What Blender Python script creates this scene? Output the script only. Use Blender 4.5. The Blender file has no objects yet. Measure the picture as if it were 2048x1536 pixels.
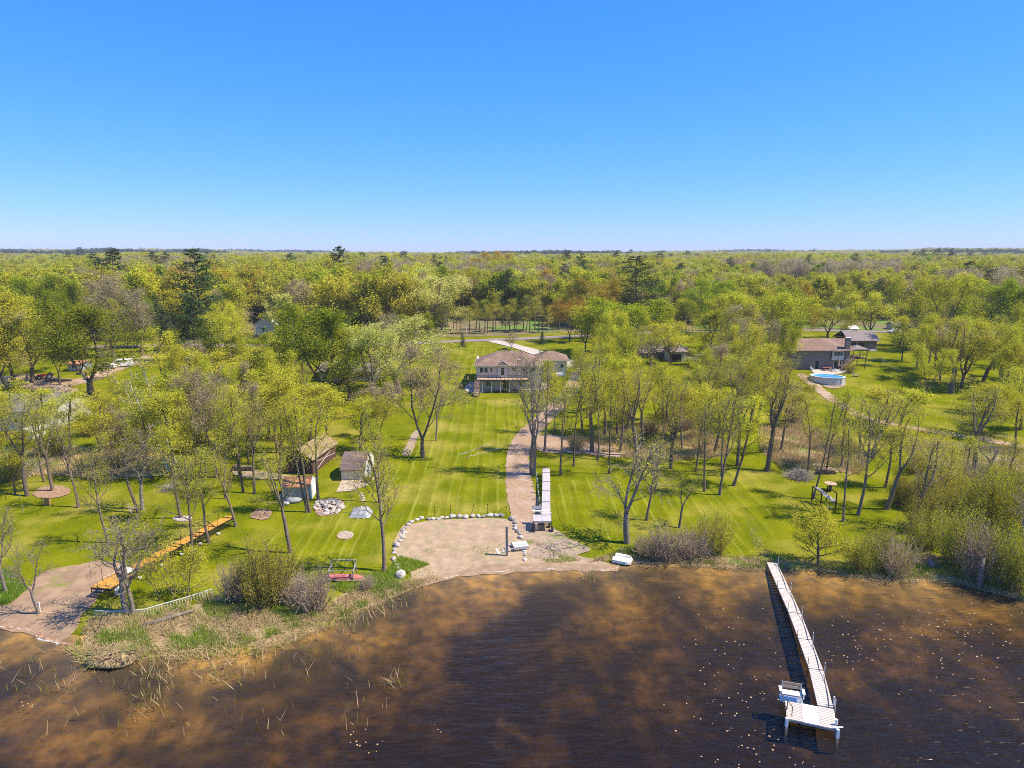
import bpy, math, random
import numpy as np
from mathutils import Vector, Matrix
from mathutils.geometry import delaunay_2d_cdt

R = math.radians
SC = bpy.context.scene
COL = SC.collection

# ------------------------------------------------------------------ camera
CAMH, PITCH, F = 34.0, R(11.12), 1364.0          # metres up, radians down, focal length in photo pixels
cam = bpy.data.cameras.new('camera')
cam.sensor_width = 36.0
cam.lens = F / 2048 * 36
cam.clip_start, cam.clip_end = 0.5, 20000
camo = bpy.data.objects.new('camera', cam)
camo.location = (0, 0, CAMH)
camo.rotation_euler = (math.pi / 2 - PITCH, 0, 0)
COL.objects.link(camo)
SC.camera = camo

# ------------------------------------------------------------------ sky, sun, exposure
SUN_EL, SUN_AZ = R(55), R(97)                     # azimuth clockwise from +Y: sun to the right
w = bpy.data.worlds.new('World')
SC.world = w
w.use_nodes = True
nt = w.node_tree
bg = nt.nodes['Background']
sky = nt.nodes.new('ShaderNodeTexSky')
sky.sky_type = 'NISHITA'
sky.sun_disc = False
sky.sun_elevation = SUN_EL
sky.sun_rotation = SUN_AZ
sky.altitude = 200
sky.air_density = 1.0
sky.dust_density = 0.0
sky.ozone_density = 2.0
hs = nt.nodes.new('ShaderNodeHueSaturation')
hs.inputs['Saturation'].default_value = 1.05
hs.inputs['Value'].default_value = 1.0
nt.links.new(sky.outputs[0], hs.inputs['Color'])
tint = nt.nodes.new('ShaderNodeMix')
tint.data_type = 'RGBA'
tint.blend_type = 'MULTIPLY'
tint.inputs['Factor'].default_value = 1.0
tint.inputs[7].default_value = (0.215, 0.87, 3.9, 1)
sep, com = nt.nodes.new('ShaderNodeSeparateColor'), nt.nodes.new('ShaderNodeCombineColor')
nt.links.new(hs.outputs[0], sep.inputs[0])
for _i, _g in enumerate((1.2, 0.70, 0.2)):
    pw = nt.nodes.new('ShaderNodeMath')
    pw.operation = 'POWER'
    pw.inputs[1].default_value = _g
    nt.links.new(sep.outputs[_i], pw.inputs[0])
    nt.links.new(pw.outputs[0], com.inputs[_i])
nt.links.new(com.outputs[0], tint.inputs[6])
nt.links.new(tint.outputs[2], bg.inputs[0])
bg.inputs[1].default_value = 0.13
sl = bpy.data.lights.new('sun', 'SUN')
sl.energy = 5.0
sl.angle = R(0.5)
sl.color = (1.0, 0.90, 0.73)
so = bpy.data.objects.new('sun', sl)
_sd = Vector((math.sin(SUN_AZ) * math.cos(SUN_EL), math.cos(SUN_AZ) * math.cos(SUN_EL), math.sin(SUN_EL)))
so.rotation_euler = _sd.to_track_quat('Z', 'Y').to_euler()
so.location = (120, 0, 200)
COL.objects.link(so)
vs = SC.view_settings
SC.display_settings.display_device = 'sRGB'
vs.view_transform = 'Standard'
vs.look = 'None'
vs.exposure = 0.64
vs.gamma = 1.0
vs.use_curve_mapping = False
SC.render.engine = 'CYCLES'
cy = SC.cycles
cy.use_denoising = False
cy.filter_width = 1.0
cy.denoiser = 'OPENIMAGEDENOISE'
cy.denoising_input_passes = 'RGB_ALBEDO_NORMAL'
cy.denoising_prefilter = 'ACCURATE'
cy.max_bounces = 6
cy.diffuse_bounces = 3
cy.glossy_bounces = 2
cy.transmission_bounces = 4
cy.transparent_max_bounces = 10
cy.volume_bounces = 0
cy.caustics_reflective = False
cy.caustics_refractive = False
cy.sample_clamp_indirect = 4
cy.sample_clamp_direct = 5

# ------------------------------------------------------------------ terrain
rnd = random.Random(7)
sP, cP = math.sin(PITCH), math.cos(PITCH)

def ray(px, py):
    u, v = (px - 1024) / F, (768 - py) / F
    return (u, cP + v * sP, -sP + v * cP)

def at_z(px, py, z):
    d = ray(px, py)
    t = (z - CAMH) / d[2]
    return (d[0] * t, d[1] * t, z)

SHORE_PX = [(0, 1247), (60, 1262), (110, 1284), (160, 1300), (215, 1326), (262, 1318), (300, 1300), (360, 1304), (430, 1308),
            (500, 1298), (560, 1280), (620, 1258), (690, 1236), (760, 1205), (830, 1170), (880, 1154), (960, 1143),
            (1024, 1138), (1110, 1134), (1190, 1138), (1250, 1136), (1290, 1128), (1360, 1132), (1420, 1132), (1480, 1128), (1530, 1142),
            (1580, 1132), (1640, 1140), (1700, 1156), (1760, 1164), (1830, 1162), (1880, 1158), (1930, 1170),
            (1980, 1182), (2048, 1200)]
_sh = np.array([at_z(a, b, 0.0)[:2] for a, b in SHORE_PX])
_sx = np.concatenate([[-400, -120, -70], _sh[:, 0], [75, 120, 400]])
_sy = np.concatenate([[90, 66, 58], _sh[:, 1], [62, 50, 20]])
_o = np.argsort(_sx)
_sx, _sy = _sx[_o], _sy[_o]
_gx = np.arange(-400, 400.1, 0.5)
_gy = np.interp(_gx, _sx, _sy)
_k = np.hanning(7); _k /= _k.sum()
_gy = np.convolve(np.pad(_gy, 3, mode='edge'), _k, mode='valid')
_gy = _gy + 0.25 * np.sin(_gx * 1.1) + 0.18 * np.sin(_gx * 2.3 + 1)

def shore_y(x):
    return np.interp(x, _gx, _gy)

def sstep(t):
    t = np.clip(t, 0, 1)
    return t * t * (3 - 2 * t)

def hgt(x, y):
    x = np.asarray(x, float); y = np.asarray(y, float)
    s = y - shore_y(x)
    land = 0.55 * (1 - np.exp(-np.clip(s, 0, None) / 5.0)) + 1.5 * sstep(s / 95) + 2.6 * sstep((y - 151) / 20)
    bed = -1.7 * (1 - np.exp(-np.clip(-s, 0, None) / 16.0))
    z = np.where(s > 0, land, bed)
    far = sstep((y - 260) / 500)
    z = z + far * (1.8 * np.sin(x / 97 + 1.3) * np.sin(y / 143) + 1.2 * np.sin(x / 41 + y / 67))
    vf = sstep((y - 900) / 2200)
    z = z + vf * (-6 + 5 * np.sin(x / 610 + 0.9) * np.cos(y / 900) + 15 * sstep((x - 100) / 1500) * np.sin(y / 420 + 1) ** 2
                  + 13 * sstep((-x - 700) / 1200) + 3 * np.sin(x / 173 + y / 300))
    return z

def h1(x, y):
    return float(hgt(x, y))

def at(px, py, dz=0.0):
    z = 1.0
    for _ in range(25):
        p = at_z(px, py, z)
        z = 0.5 * z + 0.5 * (h1(p[0], p[1]) + dz)
    return Vector((p[0], p[1], z - dz if dz else z))

def at_up(px, py, dz):
    """point at height dz over the ground seen at that pixel: (x, y, z)"""
    z = 1.0 + dz
    for _ in range(25):
        p = at_z(px, py, z)
        z = 0.5 * z + 0.5 * (h1(p[0], p[1]) + dz)
    return Vector((p[0], p[1], z))

def proj(x, y, z):
    zc = z - CAMH
    d = y * cP - zc * sP
    return 1024 + F * x / d, 768 - F * (y * sP + zc * cP) / d, d

def top_h(y, z0, py):
    v = (768 - py) / F
    return y * (v * cP - sP) / (cP + v * sP) + CAMH - z0

# ------------------------------------------------------------------ materials
def mat(name, col, rough=0.8, col2=None, scale=1.0, detail=4.0, bump=0.0, bscale=None, metallic=0.0, spec=0.3,
        vec_scale=None, ramp=(0.35, 0.65), rand=0.0, col3=None, scale3=0.2, ramp3=(0.5, 0.7), coords='Object'):
    m = bpy.data.materials.new(name)
    m.use_nodes = True
    t = m.node_tree
    b = t.nodes['Principled BSDF']
    b.inputs['Roughness'].default_value = rough
    b.inputs['Metallic'].default_value = metallic
    b.inputs['Specular IOR Level'].default_value = spec
    b.inputs['Base Color'].default_value = (*col, 1)
    m.diffuse_color = (*col, 1)
    out = None
    if coords == 'World':
        src = t.nodes.new('ShaderNodeNewGeometry').outputs['Position']
    else:
        src = t.nodes.new('ShaderNodeTexCoord').outputs['Object']
    if vec_scale:
        mp = t.nodes.new('ShaderNodeMapping')
        mp.inputs['Scale'].default_value = vec_scale
        t.links.new(src, mp.inputs['Vector'])
        src = mp.outputs[0]
    def noise(s, d):
        n = t.nodes.new('ShaderNodeTexNoise')
        n.inputs['Scale'].default_value = s
        n.inputs['Detail'].default_value = d
        t.links.new(src, n.inputs['Vector'])
        return n.outputs['Fac']
    def mixc(a, bcol, fac, lo, hi):
        mr = t.nodes.new('ShaderNodeMapRange')
        mr.inputs['From Min'].default_value = lo
        mr.inputs['From Max'].default_value = hi
        t.links.new(fac, mr.inputs['Value'])
        mx = t.nodes.new('ShaderNodeMix')
        mx.data_type = 'RGBA'
        t.links.new(mr.outputs[0], mx.inputs['Factor'])
        if isinstance(a, tuple):
            mx.inputs[6].default_value = (*a, 1)
        else:
            t.links.new(a, mx.inputs[6])
        mx.inputs[7].default_value = (*bcol, 1)
        return mx.outputs[2]
    cur = col
    if col2:
        cur = mixc(cur, col2, noise(scale, detail), *ramp)
    if col3:
        cur = mixc(cur, col3, noise(scale3, 3), *ramp3)
    if rand:
        oi = t.nodes.new('ShaderNodeObjectInfo')
        mr = t.nodes.new('ShaderNodeMapRange')
        mr.inputs['To Min'].default_value = 1 - rand
        mr.inputs['To Max'].default_value = 1 + rand
        t.links.new(oi.outputs['Random'], mr.inputs['Value'])
        h = t.nodes.new('ShaderNodeHueSaturation')
        t.links.new(mr.outputs[0], h.inputs['Value'])
        if isinstance(cur, tuple):
            h.inputs['Color'].default_value = (*cur, 1)
        else:
            t.links.new(cur, h.inputs['Color'])
        cur = h.outputs[0]
    if not isinstance(cur, tuple):
        t.links.new(cur, b.inputs['Base Color'])
    if bump:
        bp = t.nodes.new('ShaderNodeBump')
        bp.inputs['Strength'].default_value = bump
        bp.inputs['Distance'].default_value = 0.05
        t.links.new(noise(bscale or scale * 3, 4), bp.inputs['Height'])
        t.links.new(bp.outputs[0], b.inputs['Normal'])
    return m

def leaf_mat(name, col, col2, trans=0.42, hue=0.012, val=0.14, clump=0.6):
    m = bpy.data.materials.new(name)
    m.use_nodes = True
    t = m.node_tree
    t.nodes.remove(t.nodes['Principled BSDF'])
    out = t.nodes['Material Output']
    L = t.links.new
    N = t.nodes.new
    geo, oi = N('ShaderNodeNewGeometry'), N('ShaderNodeObjectInfo')
    nz = N('ShaderNodeTexNoise'); nz.inputs['Scale'].default_value = clump; nz.inputs['Detail'].default_value = 2
    L(geo.outputs['Position'], nz.inputs['Vector'])
    ad = N('ShaderNodeMath'); ad.operation = 'MULTIPLY_ADD'
    L(geo.outputs['Random Per Island'], ad.inputs[0]); ad.inputs[1].default_value = 0.8
    L(nz.outputs['Fac'], ad.inputs[2])
    mr = N('ShaderNodeMapRange'); mr.inputs['From Min'].default_value = 0.45; mr.inputs['From Max'].default_value = 1.35
    L(ad.outputs[0], mr.inputs['Value'])
    mx = N('ShaderNodeMix'); mx.data_type = 'RGBA'
    L(mr.outputs[0], mx.inputs['Factor'])
    mx.inputs[6].default_value = (*col, 1); mx.inputs[7].default_value = (*col2, 1)
    h = N('ShaderNodeHueSaturation')
    L(mx.outputs[2], h.inputs['Color'])
    m1 = N('ShaderNodeMapRange'); m1.inputs['To Min'].default_value = 0.5 - hue; m1.inputs['To Max'].default_value = 0.5 + hue
    L(oi.outputs['Random'], m1.inputs['Value']); L(m1.outputs[0], h.inputs['Hue'])
    fr = N('ShaderNodeMath'); fr.operation = 'MULTIPLY'; fr.inputs[1].default_value = 7.31
    L(oi.outputs['Random'], fr.inputs[0])
    fr2 = N('ShaderNodeMath'); fr2.operation = 'FRACT'; L(fr.outputs[0], fr2.inputs[0])
    m2 = N('ShaderNodeMapRange'); m2.inputs['To Min'].default_value = 1 - val; m2.inputs['To Max'].default_value = 1 + val
    L(fr2.outputs[0], m2.inputs['Value']); L(m2.outputs[0], h.inputs['Value'])
    d, tr, ms = N('ShaderNodeBsdfDiffuse'), N('ShaderNodeBsdfTranslucent'), N('ShaderNodeMixShader')
    L(h.outputs[0], d.inputs['Color']); L(h.outputs[0], tr.inputs['Color'])
    ms.inputs[0].default_value = trans
    L(d.outputs[0], ms.inputs[1]); L(tr.outputs[0], ms.inputs[2])
    L(ms.outputs[0], out.inputs['Surface'])
    return m

M = {}
M['bark'] = mat('grey_bark', (0.13, 0.095, 0.066), 0.9, (0.22, 0.17, 0.125), 3, rand=0.25)
M['bark_pale'] = mat('pale_bark', (0.29, 0.24, 0.19), 0.9, (0.17, 0.135, 0.105), 3, rand=0.2)
M['bark_dark'] = mat('dark_bark', (0.10, 0.075, 0.055), 0.9, (0.17, 0.13, 0.1), 3, rand=0.2)
M['bark_red'] = mat('reddish_twigs', (0.36, 0.25, 0.17), 0.9, (0.48, 0.37, 0.27), 3, rand=0.25)
M['birch'] = mat('birch_bark', (0.62, 0.58, 0.52), 0.8, (0.2, 0.18, 0.16), 4, ramp=(0.55, 0.65))
M['l_lime'] = leaf_mat('lime_leaves', (0.34, 0.345, 0.016), (0.64, 0.60, 0.05))
M['l_pale'] = leaf_mat('pale_leaves', (0.37, 0.37, 0.07), (0.72, 0.69, 0.2))
M['l_olive'] = leaf_mat('olive_leaves', (0.30, 0.28, 0.03), (0.58, 0.53, 0.07))
M['l_green'] = leaf_mat('green_leaves', (0.20, 0.26, 0.010), (0.46, 0.52, 0.022))
M['l_dark'] = leaf_mat('deep_green_leaves', (0.14, 0.19, 0.010), (0.36, 0.40, 0.022))
M['l_bronze'] = leaf_mat('bronze_leaves', (0.38, 0.23, 0.025), (0.6, 0.42, 0.06))
M['l_yellow'] = leaf_mat('yellow_leaves', (0.42, 0.41, 0.02), (0.70, 0.66, 0.06))
M['l_grey'] = leaf_mat('grey_buds', (0.36, 0.28, 0.15), (0.52, 0.43, 0.23))
M['n_pine'] = leaf_mat('pine_needles', (0.022, 0.05, 0.014), (0.08, 0.12, 0.04), trans=0.15, val=0.1)
M['n_spruce'] = leaf_mat('spruce_needles', (0.03, 0.055, 0.03), (0.10, 0.14, 0.085), trans=0.1, val=0.1)

# ------------------------------------------------------------------ mesh helpers
def obj(name, mesh, parent=None, loc=None, rot=None, scale=None):
    o = bpy.data.objects.new(name, mesh)
    if parent is not None:
        o.parent = parent
    if loc is not None: o.location = loc
    if rot is not None: o.rotation_euler = rot
    if scale is not None: o.scale = scale
    COL.objects.link(o)
    return o

def np_mesh(name, V, faces, k, m, smooth=False):
    """faces: (n,k) int array"""
    me = bpy.data.meshes.new(name)
    n = len(faces)
    me.vertices.add(len(V)); me.vertices.foreach_set('co', np.asarray(V, np.float32).ravel())
    me.loops.add(n * k); me.loops.foreach_set('vertex_index', np.asarray(faces, np.int32).ravel())
    me.polygons.add(n); me.polygons.foreach_set('loop_start', np.arange(0, n * k, k, dtype=np.int32))
    me.polygons.foreach_set('loop_total', np.full(n, k, np.int32))
    if smooth: me.polygons.foreach_set('use_smooth', np.ones(n, bool))
    me.update(calc_edges=True)
    if m: me.materials.append(m)
    return me

class MB:
    def __init__(s): s.v, s.f = [], []
    def add(s, vs_, fs):
        b = len(s.v); s.v += [tuple(p) for p in vs_]; s.f += [tuple(b + i for i in f) for f in fs]; return s
    def box(s, x0, x1, y0, y1, z0, z1):
        return s.add([(x0, y0, z0), (x1, y0, z0), (x1, y1, z0), (x0, y1, z0), (x0, y0, z1), (x1, y0, z1), (x1, y1, z1), (x0, y1, z1)],
                     [(0, 3, 2, 1), (4, 5, 6, 7), (0, 1, 5, 4), (1, 2, 6, 5), (2, 3, 7, 6), (3, 0, 4, 7)])
    def bar(s, a, b, w_, h_=None, up=(0, 0, 1)):
        h_ = h_ or w_
        a, b = Vector(a), Vector(b); d = (b - a).normalized(); u = Vector(up)
        if abs(d.dot(u)) > 0.98: u = Vector((1, 0, 0))
        r = d.cross(u).normalized() * w_ / 2; u = r.cross(d).normalized() * h_ / 2
        q = []
        for p in (a, b): q += [p - r - u, p + r - u, p + r + u, p - r + u]
        return s.add(q, [(3, 2, 1, 0), (4, 5, 6, 7), (0, 1, 5, 4), (1, 2, 6, 5), (2, 3, 7, 6), (3, 0, 4, 7)])
    def cyl(s, a, b, r0, r1=None, n=8):
        r1 = r0 if r1 is None else r1
        a, b = Vector(a), Vector(b); d = (b - a).normalized(); u = Vector((0, 0, 1)) if abs(d.z) < 0.9 else Vector((1, 0, 0))
        r = d.cross(u).normalized(); u = r.cross(d)
        q = []
        for p, rr in ((a, r0), (b, r1)):
            for i in range(n):
                t = 2 * math.pi * i / n; q.append(p + (r * math.cos(t) + u * math.sin(t)) * rr)
        return s.add(q, [tuple(range(n - 1, -1, -1)), tuple(range(n, 2 * n))] + [(i, (i + 1) % n, n + (i + 1) % n, n + i) for i in range(n)])
    def prism(s, poly, axis, a0, a1):
        """poly of 2-d points; axis 'x','y','z' extrusion"""
        def P(p, a): return (a, p[0], p[1]) if axis == 'x' else (p[0], a, p[1]) if axis == 'y' else (p[0], p[1], a)
        n = len(poly)
        return s.add([P(p, a0) for p in poly] + [P(p, a1) for p in poly],
                     [tuple(range(n - 1, -1, -1)), tuple(range(n, 2 * n))] + [(i, (i + 1) % n, n + (i + 1) % n, n + i) for i in range(n)])
    def rock(s, c, r, rng, sq=(1, 1, 0.7), seg=7, rings=5):
        vs_, fs = [], []
        ph = [rng.random() * 6 for _ in range(6)]
        def rad(t, p): return 1 + 0.16 * math.sin(2 * t + ph[0]) * math.sin(p * 2 + ph[1]) + 0.12 * math.sin(3 * t + ph[2]) + 0.1 * math.cos(3 * p + ph[3]) + rng.uniform(-.06, .06)
        vs_.append((c[0], c[1], c[2] + r * sq[2]))
        for i in range(1, rings):
            p = math.pi * i / rings
            for j in range(seg):
                t = 2 * math.pi * j / seg + ph[4]
                q = r * rad(t, p)
                vs_.append((c[0] + q * sq[0] * math.sin(p) * math.cos(t), c[1] + q * sq[1] * math.sin(p) * math.sin(t), c[2] + q * sq[2] * math.cos(p)))
        vs_.append((c[0], c[1], c[2] - r * sq[2]))
        for j in range(seg): fs.append((0, 1 + j, 1 + (j + 1) % seg))
        for i in range(rings - 2):
            for j in range(seg):
                a = 1 + i * seg + j; b = 1 + i * seg + (j + 1) % seg
                fs.append((a, a + seg, b + seg, b))
        e = len(vs_) - 1; o = 1 + (rings - 2) * seg
        for j in range(seg): fs.append((o + j, e, o + (j + 1) % seg))
        return s.add(vs_, fs)
    def mesh(s, name, m, smooth=False):
        me = bpy.data.meshes.new(name); me.from_pydata(s.v, [], s.f)
        if m: me.materials.append(m)
        if smooth: me.polygons.foreach_set('use_smooth', [True] * len(me.polygons))
        me.update(); return me
    def build(s, name, m, parent=None, smooth=False, **k):
        return obj(name, s.mesh(name, m, smooth), parent, **k)

def tag(o, label=None, cat=None, group=None, kind=None):
    if label: o['label'] = label
    if cat: o['category'] = cat
    if group: o['group'] = group
    if kind: o['kind'] = kind
    return o

def thing(name, label, cat, loc=(0, 0, 0), rz=0.0, group=None):
    o = obj(name, None, None, loc, (0, 0, rz)); o.empty_display_size = 0.3
    return tag(o, label, cat, group)

def smooth_closed(pts, it=2):
    for _ in range(it):
        q = []
        for i in range(len(pts)):
            a, b = pts[i], pts[(i + 1) % len(pts)]
            q += [(a[0] * .75 + b[0] * .25, a[1] * .75 + b[1] * .25), (a[0] * .25 + b[0] * .75, a[1] * .25 + b[1] * .75)]
        pts = q
    return pts

def drape(name, poly, off, m, step=2.0, jit=0.12, kind='structure', rounds=2, seed=1, label=None, cat=None, thick=None, sub=0.8):
    """a sheet laid on the terrain inside world polygon poly"""
    rr = random.Random(seed)
    pts = smooth_closed(poly, rounds) if rounds else poly
    dense = []
    for i in range(len(pts)):
        a, b = pts[i], pts[(i + 1) % len(pts)]
        n = max(1, int(math.dist(a, b) / sub))
        for k in range(n):
            t = k / n; dense.append((a[0] + (b[0] - a[0]) * t + rr.uniform(-jit, jit), a[1] + (b[1] - a[1]) * t + rr.uniform(-jit, jit)))
    xs = [p[0] for p in dense]; ys = [p[1] for p in dense]
    nb = len(dense); V = [Vector(p) for p in dense]
    D = np.array(dense)
    gx = np.arange(min(xs), max(xs), step); gy = np.arange(min(ys), max(ys), step)
    GX, GY = np.meshgrid(gx, gy); P = np.stack([GX.ravel(), GY.ravel()], 1)
    ins = inside(P, D)
    for p in P[ins]: V.append(Vector((float(p[0]), float(p[1]))))
    r = delaunay_2d_cdt(V, [(i, (i + 1) % nb) for i in range(nb)], [], 1, 1e-4)
    ov, of = r[0], r[2]
    A = np.array([(p.x, p.y) for p in ov]); Z = hgt(A[:, 0], A[:, 1]) + off
    if of:
        cen = np.array([A[list(f)].mean(0) for f in of]); keep = inside(cen, D)
        of = [f for f, k in zip(of, keep) if k]
    me = bpy.data.meshes.new(name)
    me.from_pydata([(a[0], a[1], z) for a, z in zip(A, Z)], [], [tuple(f) for f in of])
    me.materials.append(m); me.polygons.foreach_set('use_smooth', [True] * len(me.polygons)); me.update()
    o = obj(name, me)
    return tag(o, label, cat, None, kind)

def inside(P, D):
    c = np.zeros(len(P), bool); n = len(D)
    for i in range(n):
        x0, y0 = D[i]; x1, y1 = D[(i + 1) % n]
        if y0 == y1: continue
        k = ((y0 > P[:, 1]) != (y1 > P[:, 1])) & (P[:, 0] < (x1 - x0) * (P[:, 1] - y0) / (y1 - y0) + x0)
        c ^= k
    return c

def W(*pp):
    return [tuple(at(a, b)[:2]) for a, b in pp]
# ------------------------------------------------------------------ tree shapes
class Tubes:
    def __init__(s): s.V, s.Fq, s.n = [], [], 0
    def add(s, P, rad, sides):
        P = np.asarray(P, float); rad = np.asarray(rad, float)
        T = np.gradient(P, axis=0); T /= np.linalg.norm(T, axis=1)[:, None] + 1e-9
        ref = np.array([0.31, 0.95, 0.05]) if abs(T[0, 1]) < 0.8 else np.array([0.95, 0.05, 0.31])
        A = np.cross(T, ref); A /= np.linalg.norm(A, axis=1)[:, None] + 1e-9
        B = np.cross(T, A)
        th = 2 * np.pi * np.arange(sides) / sides
        ring = P[:, None, :] + rad[:, None, None] * (np.cos(th)[None, :, None] * A[:, None, :] + np.sin(th)[None, :, None] * B[:, None, :])
        m = len(P); s.V.append(ring.reshape(-1, 3))
        i = np.arange(m - 1)[:, None] * sides + np.arange(sides)[None, :]
        j = np.arange(m - 1)[:, None] * sides + (np.arange(sides)[None, :] + 1) % sides
        s.Fq.append(np.stack([i, j, j + sides, i + sides], -1).reshape(-1, 4) + s.n)
        s.n += m * sides
    def mesh(s, name, m):
        return np_mesh(name, np.concatenate(s.V), np.concatenate(s.Fq), 4, m, True)

def quads(rng, C, size, up=0.3, aspect=1.0, N=None):
    """one leaf-like quad at every point of C"""
    n = len(C)
    if N is None:
        N = rng.normal(size=(n, 3)); N[:, 2] = np.abs(N[:, 2]) + up
    N = N / (np.linalg.norm(N, axis=1)[:, None] + 1e-9)
    A = np.cross(N, rng.normal(size=(n, 3))); A /= np.linalg.norm(A, axis=1)[:, None] + 1e-9
    B = np.cross(N, A)
    sz = size * rng.uniform(0.55, 1.3, size=(n, 1)) * 0.5
    A = A * sz; B = B * sz * aspect
    V = np.stack([C - A, C - B * .8 + A * .1, C + A, C + B], 1).reshape(-1, 3)
    return V, np.arange(4 * n).reshape(n, 4)

def tree_shape(seed, H=14, fork=0.45, R_=3.0, nl=8, tr=0.2, n2=5, n3=4, leaves=2500, lsize=0.16, style='vase', forks=1, clump=0.35,
               wob=0.05, twigs=True, bark='bark', leaf='l_lime', sides=7, lowtwig=0.02, skirt=0.0, gap=0.0):
    rng = np.random.default_rng(seed)
    T = Tubes(); tips = []
    def nrm(v): return v / (np.linalg.norm(v) + 1e-9)
    def branch(p, d, L, r, lvl, trop, n):
        P = [p]; d = nrm(d)
        for i in range(n):
            d = nrm(d + rng.normal(size=3) * (wob + 0.09 * lvl) + np.array([0, 0, trop]))
            p = p + d * L / n; P.append(p)
        P = np.array(P); rad = r * (1 - np.linspace(0, 1, n + 1) * (0.78 if lvl else 0.62)); rad = np.maximum(rad, 0.006)
        return P, rad
    def dev(d, ang, az):
        a = nrm(np.cross(d, [0.2, 0.1, 1.0] if abs(d[2]) < .9 else [1, 0, 0.1])); b = np.cross(d, a)
        return d * math.cos(ang) + (a * math.cos(az) + b * math.sin(az)) * math.sin(ang)
    trunks = []
    if forks == 1:
        P, rad = branch(np.array([0., 0, -0.3]), np.array([rng.normal() * .04, rng.normal() * .04, 1]), H * 0.93 + .3, tr, 0, 0.04, 9)
        rad[0] *= 1.45
        T.add(P, rad, sides); trunks.append((P, rad, fork, H * 0.93))
    else:
        hf = H * fork * 0.8
        P, rad = branch(np.array([0., 0, -0.3]), np.array([0, 0, 1.]), hf + .3, tr, 0, 0.05, 4); rad = tr * np.linspace(1.3, 0.95, 5)
        T.add(P, rad, sides); a0 = rng.uniform(0, 6)
        for k in range(forks):
            d = dev(np.array([0, 0, 1.]), rng.uniform(.3, .5) * (1.2 if style == 'round' else .8), a0 + k * 2 * math.pi / forks + rng.normal() * .3)
            Q, rd = branch(P[-1], d, (H - hf) * 0.97, tr * 0.68, 0.6, 0.10, 7)
            T.add(Q, rd, sides - 1); trunks.append((Q, rd, 0.12, H - hf))
    per = max(3, nl // len(trunks))
    for (P, rad, f0, Lt) in trunks:
        az = rng.uniform(0, 6)
        for k in range(per):
            t = f0 + (0.97 - f0) * (k + rng.uniform(0, .8)) / per
            i = min(len(P) - 2, int(t * (len(P) - 1))); u = t * (len(P) - 1) - i
            p = P[i] * (1 - u) + P[i + 1] * u; r = rad[i] * (1 - u) + rad[i + 1] * u
            rel = (t - f0) / (1 - f0)
            if style == 'vase': L = R_ * (1.15 - 0.55 * rel) * rng.uniform(.8, 1.15); ang = R(48 - 22 * rel); trop = 0.13
            elif style == 'round': L = R_ * (0.85 + 0.45 * math.sin(math.pi * min(1, rel * 1.1 + .1))) * rng.uniform(.8, 1.1) * (1.1 - .55 * rel); ang = R(72 - 36 * rel); trop = 0.07
            else: L = R_ * (1.0 - 0.6 * rel) * rng.uniform(.75, 1.1); ang = R(60 - 15 * rel); trop = 0.05
            az += 2.4 + rng.normal() * .35
            td = nrm(P[i + 1] - P[i])
            Q, rd = branch(p, dev(td, ang, az), L, r * 0.55, 1, trop, 5); T.add(Q, rd, 4)
            for k2 in range(n2):
                t2 = 0.25 + 0.75 * (k2 + rng.uniform(0, .9)) / n2; i2 = min(4, int(t2 * 5)); u2 = min(1, t2 * 5 - i2)
                p2 = Q[i2] * (1 - u2) + Q[i2 + 1] * u2; r2 = rd[i2] * .6
                d2 = dev(nrm(Q[i2 + 1] - Q[i2]), R(rng.uniform(25, 55)), rng.uniform(0, 6.3))
                L2 = L * 0.55 * (1.15 - .5 * t2) * rng.uniform(.7, 1.2)
                S, rs = branch(p2, d2, L2, max(r2, .018), 2, 0.06, 4); T.add(S, rs, 3)
                tips.append(S[2:]); tips.append(Q[3:])
                for k3 in range(n3):
                    t3 = 0.2 + 0.8 * (k3 + rng.uniform(0, .9)) / n3; i3 = min(3, int(t3 * 4)); u3 = min(1, t3 * 4 - i3)
                    p3 = S[i3] * (1 - u3) + S[i3 + 1] * u3
                    d3 = dev(nrm(S[i3 + 1] - S[i3]), R(rng.uniform(20, 60)), rng.uniform(0, 6.3))
                    U, ru = branch(p3, d3, L2 * 0.6 * rng.uniform(.6, 1.2), max(rs[i3] * .7, lowtwig * .8), 3, 0.05, 2)
                    if twigs: T.add(U, np.maximum(ru, lowtwig * .5), 3)
                    tips.append(U)
    tp = np.concatenate(tips)
    if gap: tp = tp[rng.random(len(tp)) > gap]
    leaves = int(leaves * 1.25); lsize *= 1.12
    C = tp[rng.integers(0, len(tp), leaves)] + rng.normal(size=(leaves, 3)) * clump * np.array([1, 1, .75])
    C[:, 2] = np.maximum(C[:, 2], H * 0.06)
    V, Fq = quads(rng, C, lsize)
    tm = T.mesh('trunk', M[bark]); cm = np_mesh('crown', V, Fq, 4, M[leaf])
    ext = np.concatenate([tp])
    Rr = np.percentile(np.hypot(ext[:, 0], ext[:, 1]), 93)
    return tm, cm, float(np.percentile(ext[:, 2], 99)), float(Rr)

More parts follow.
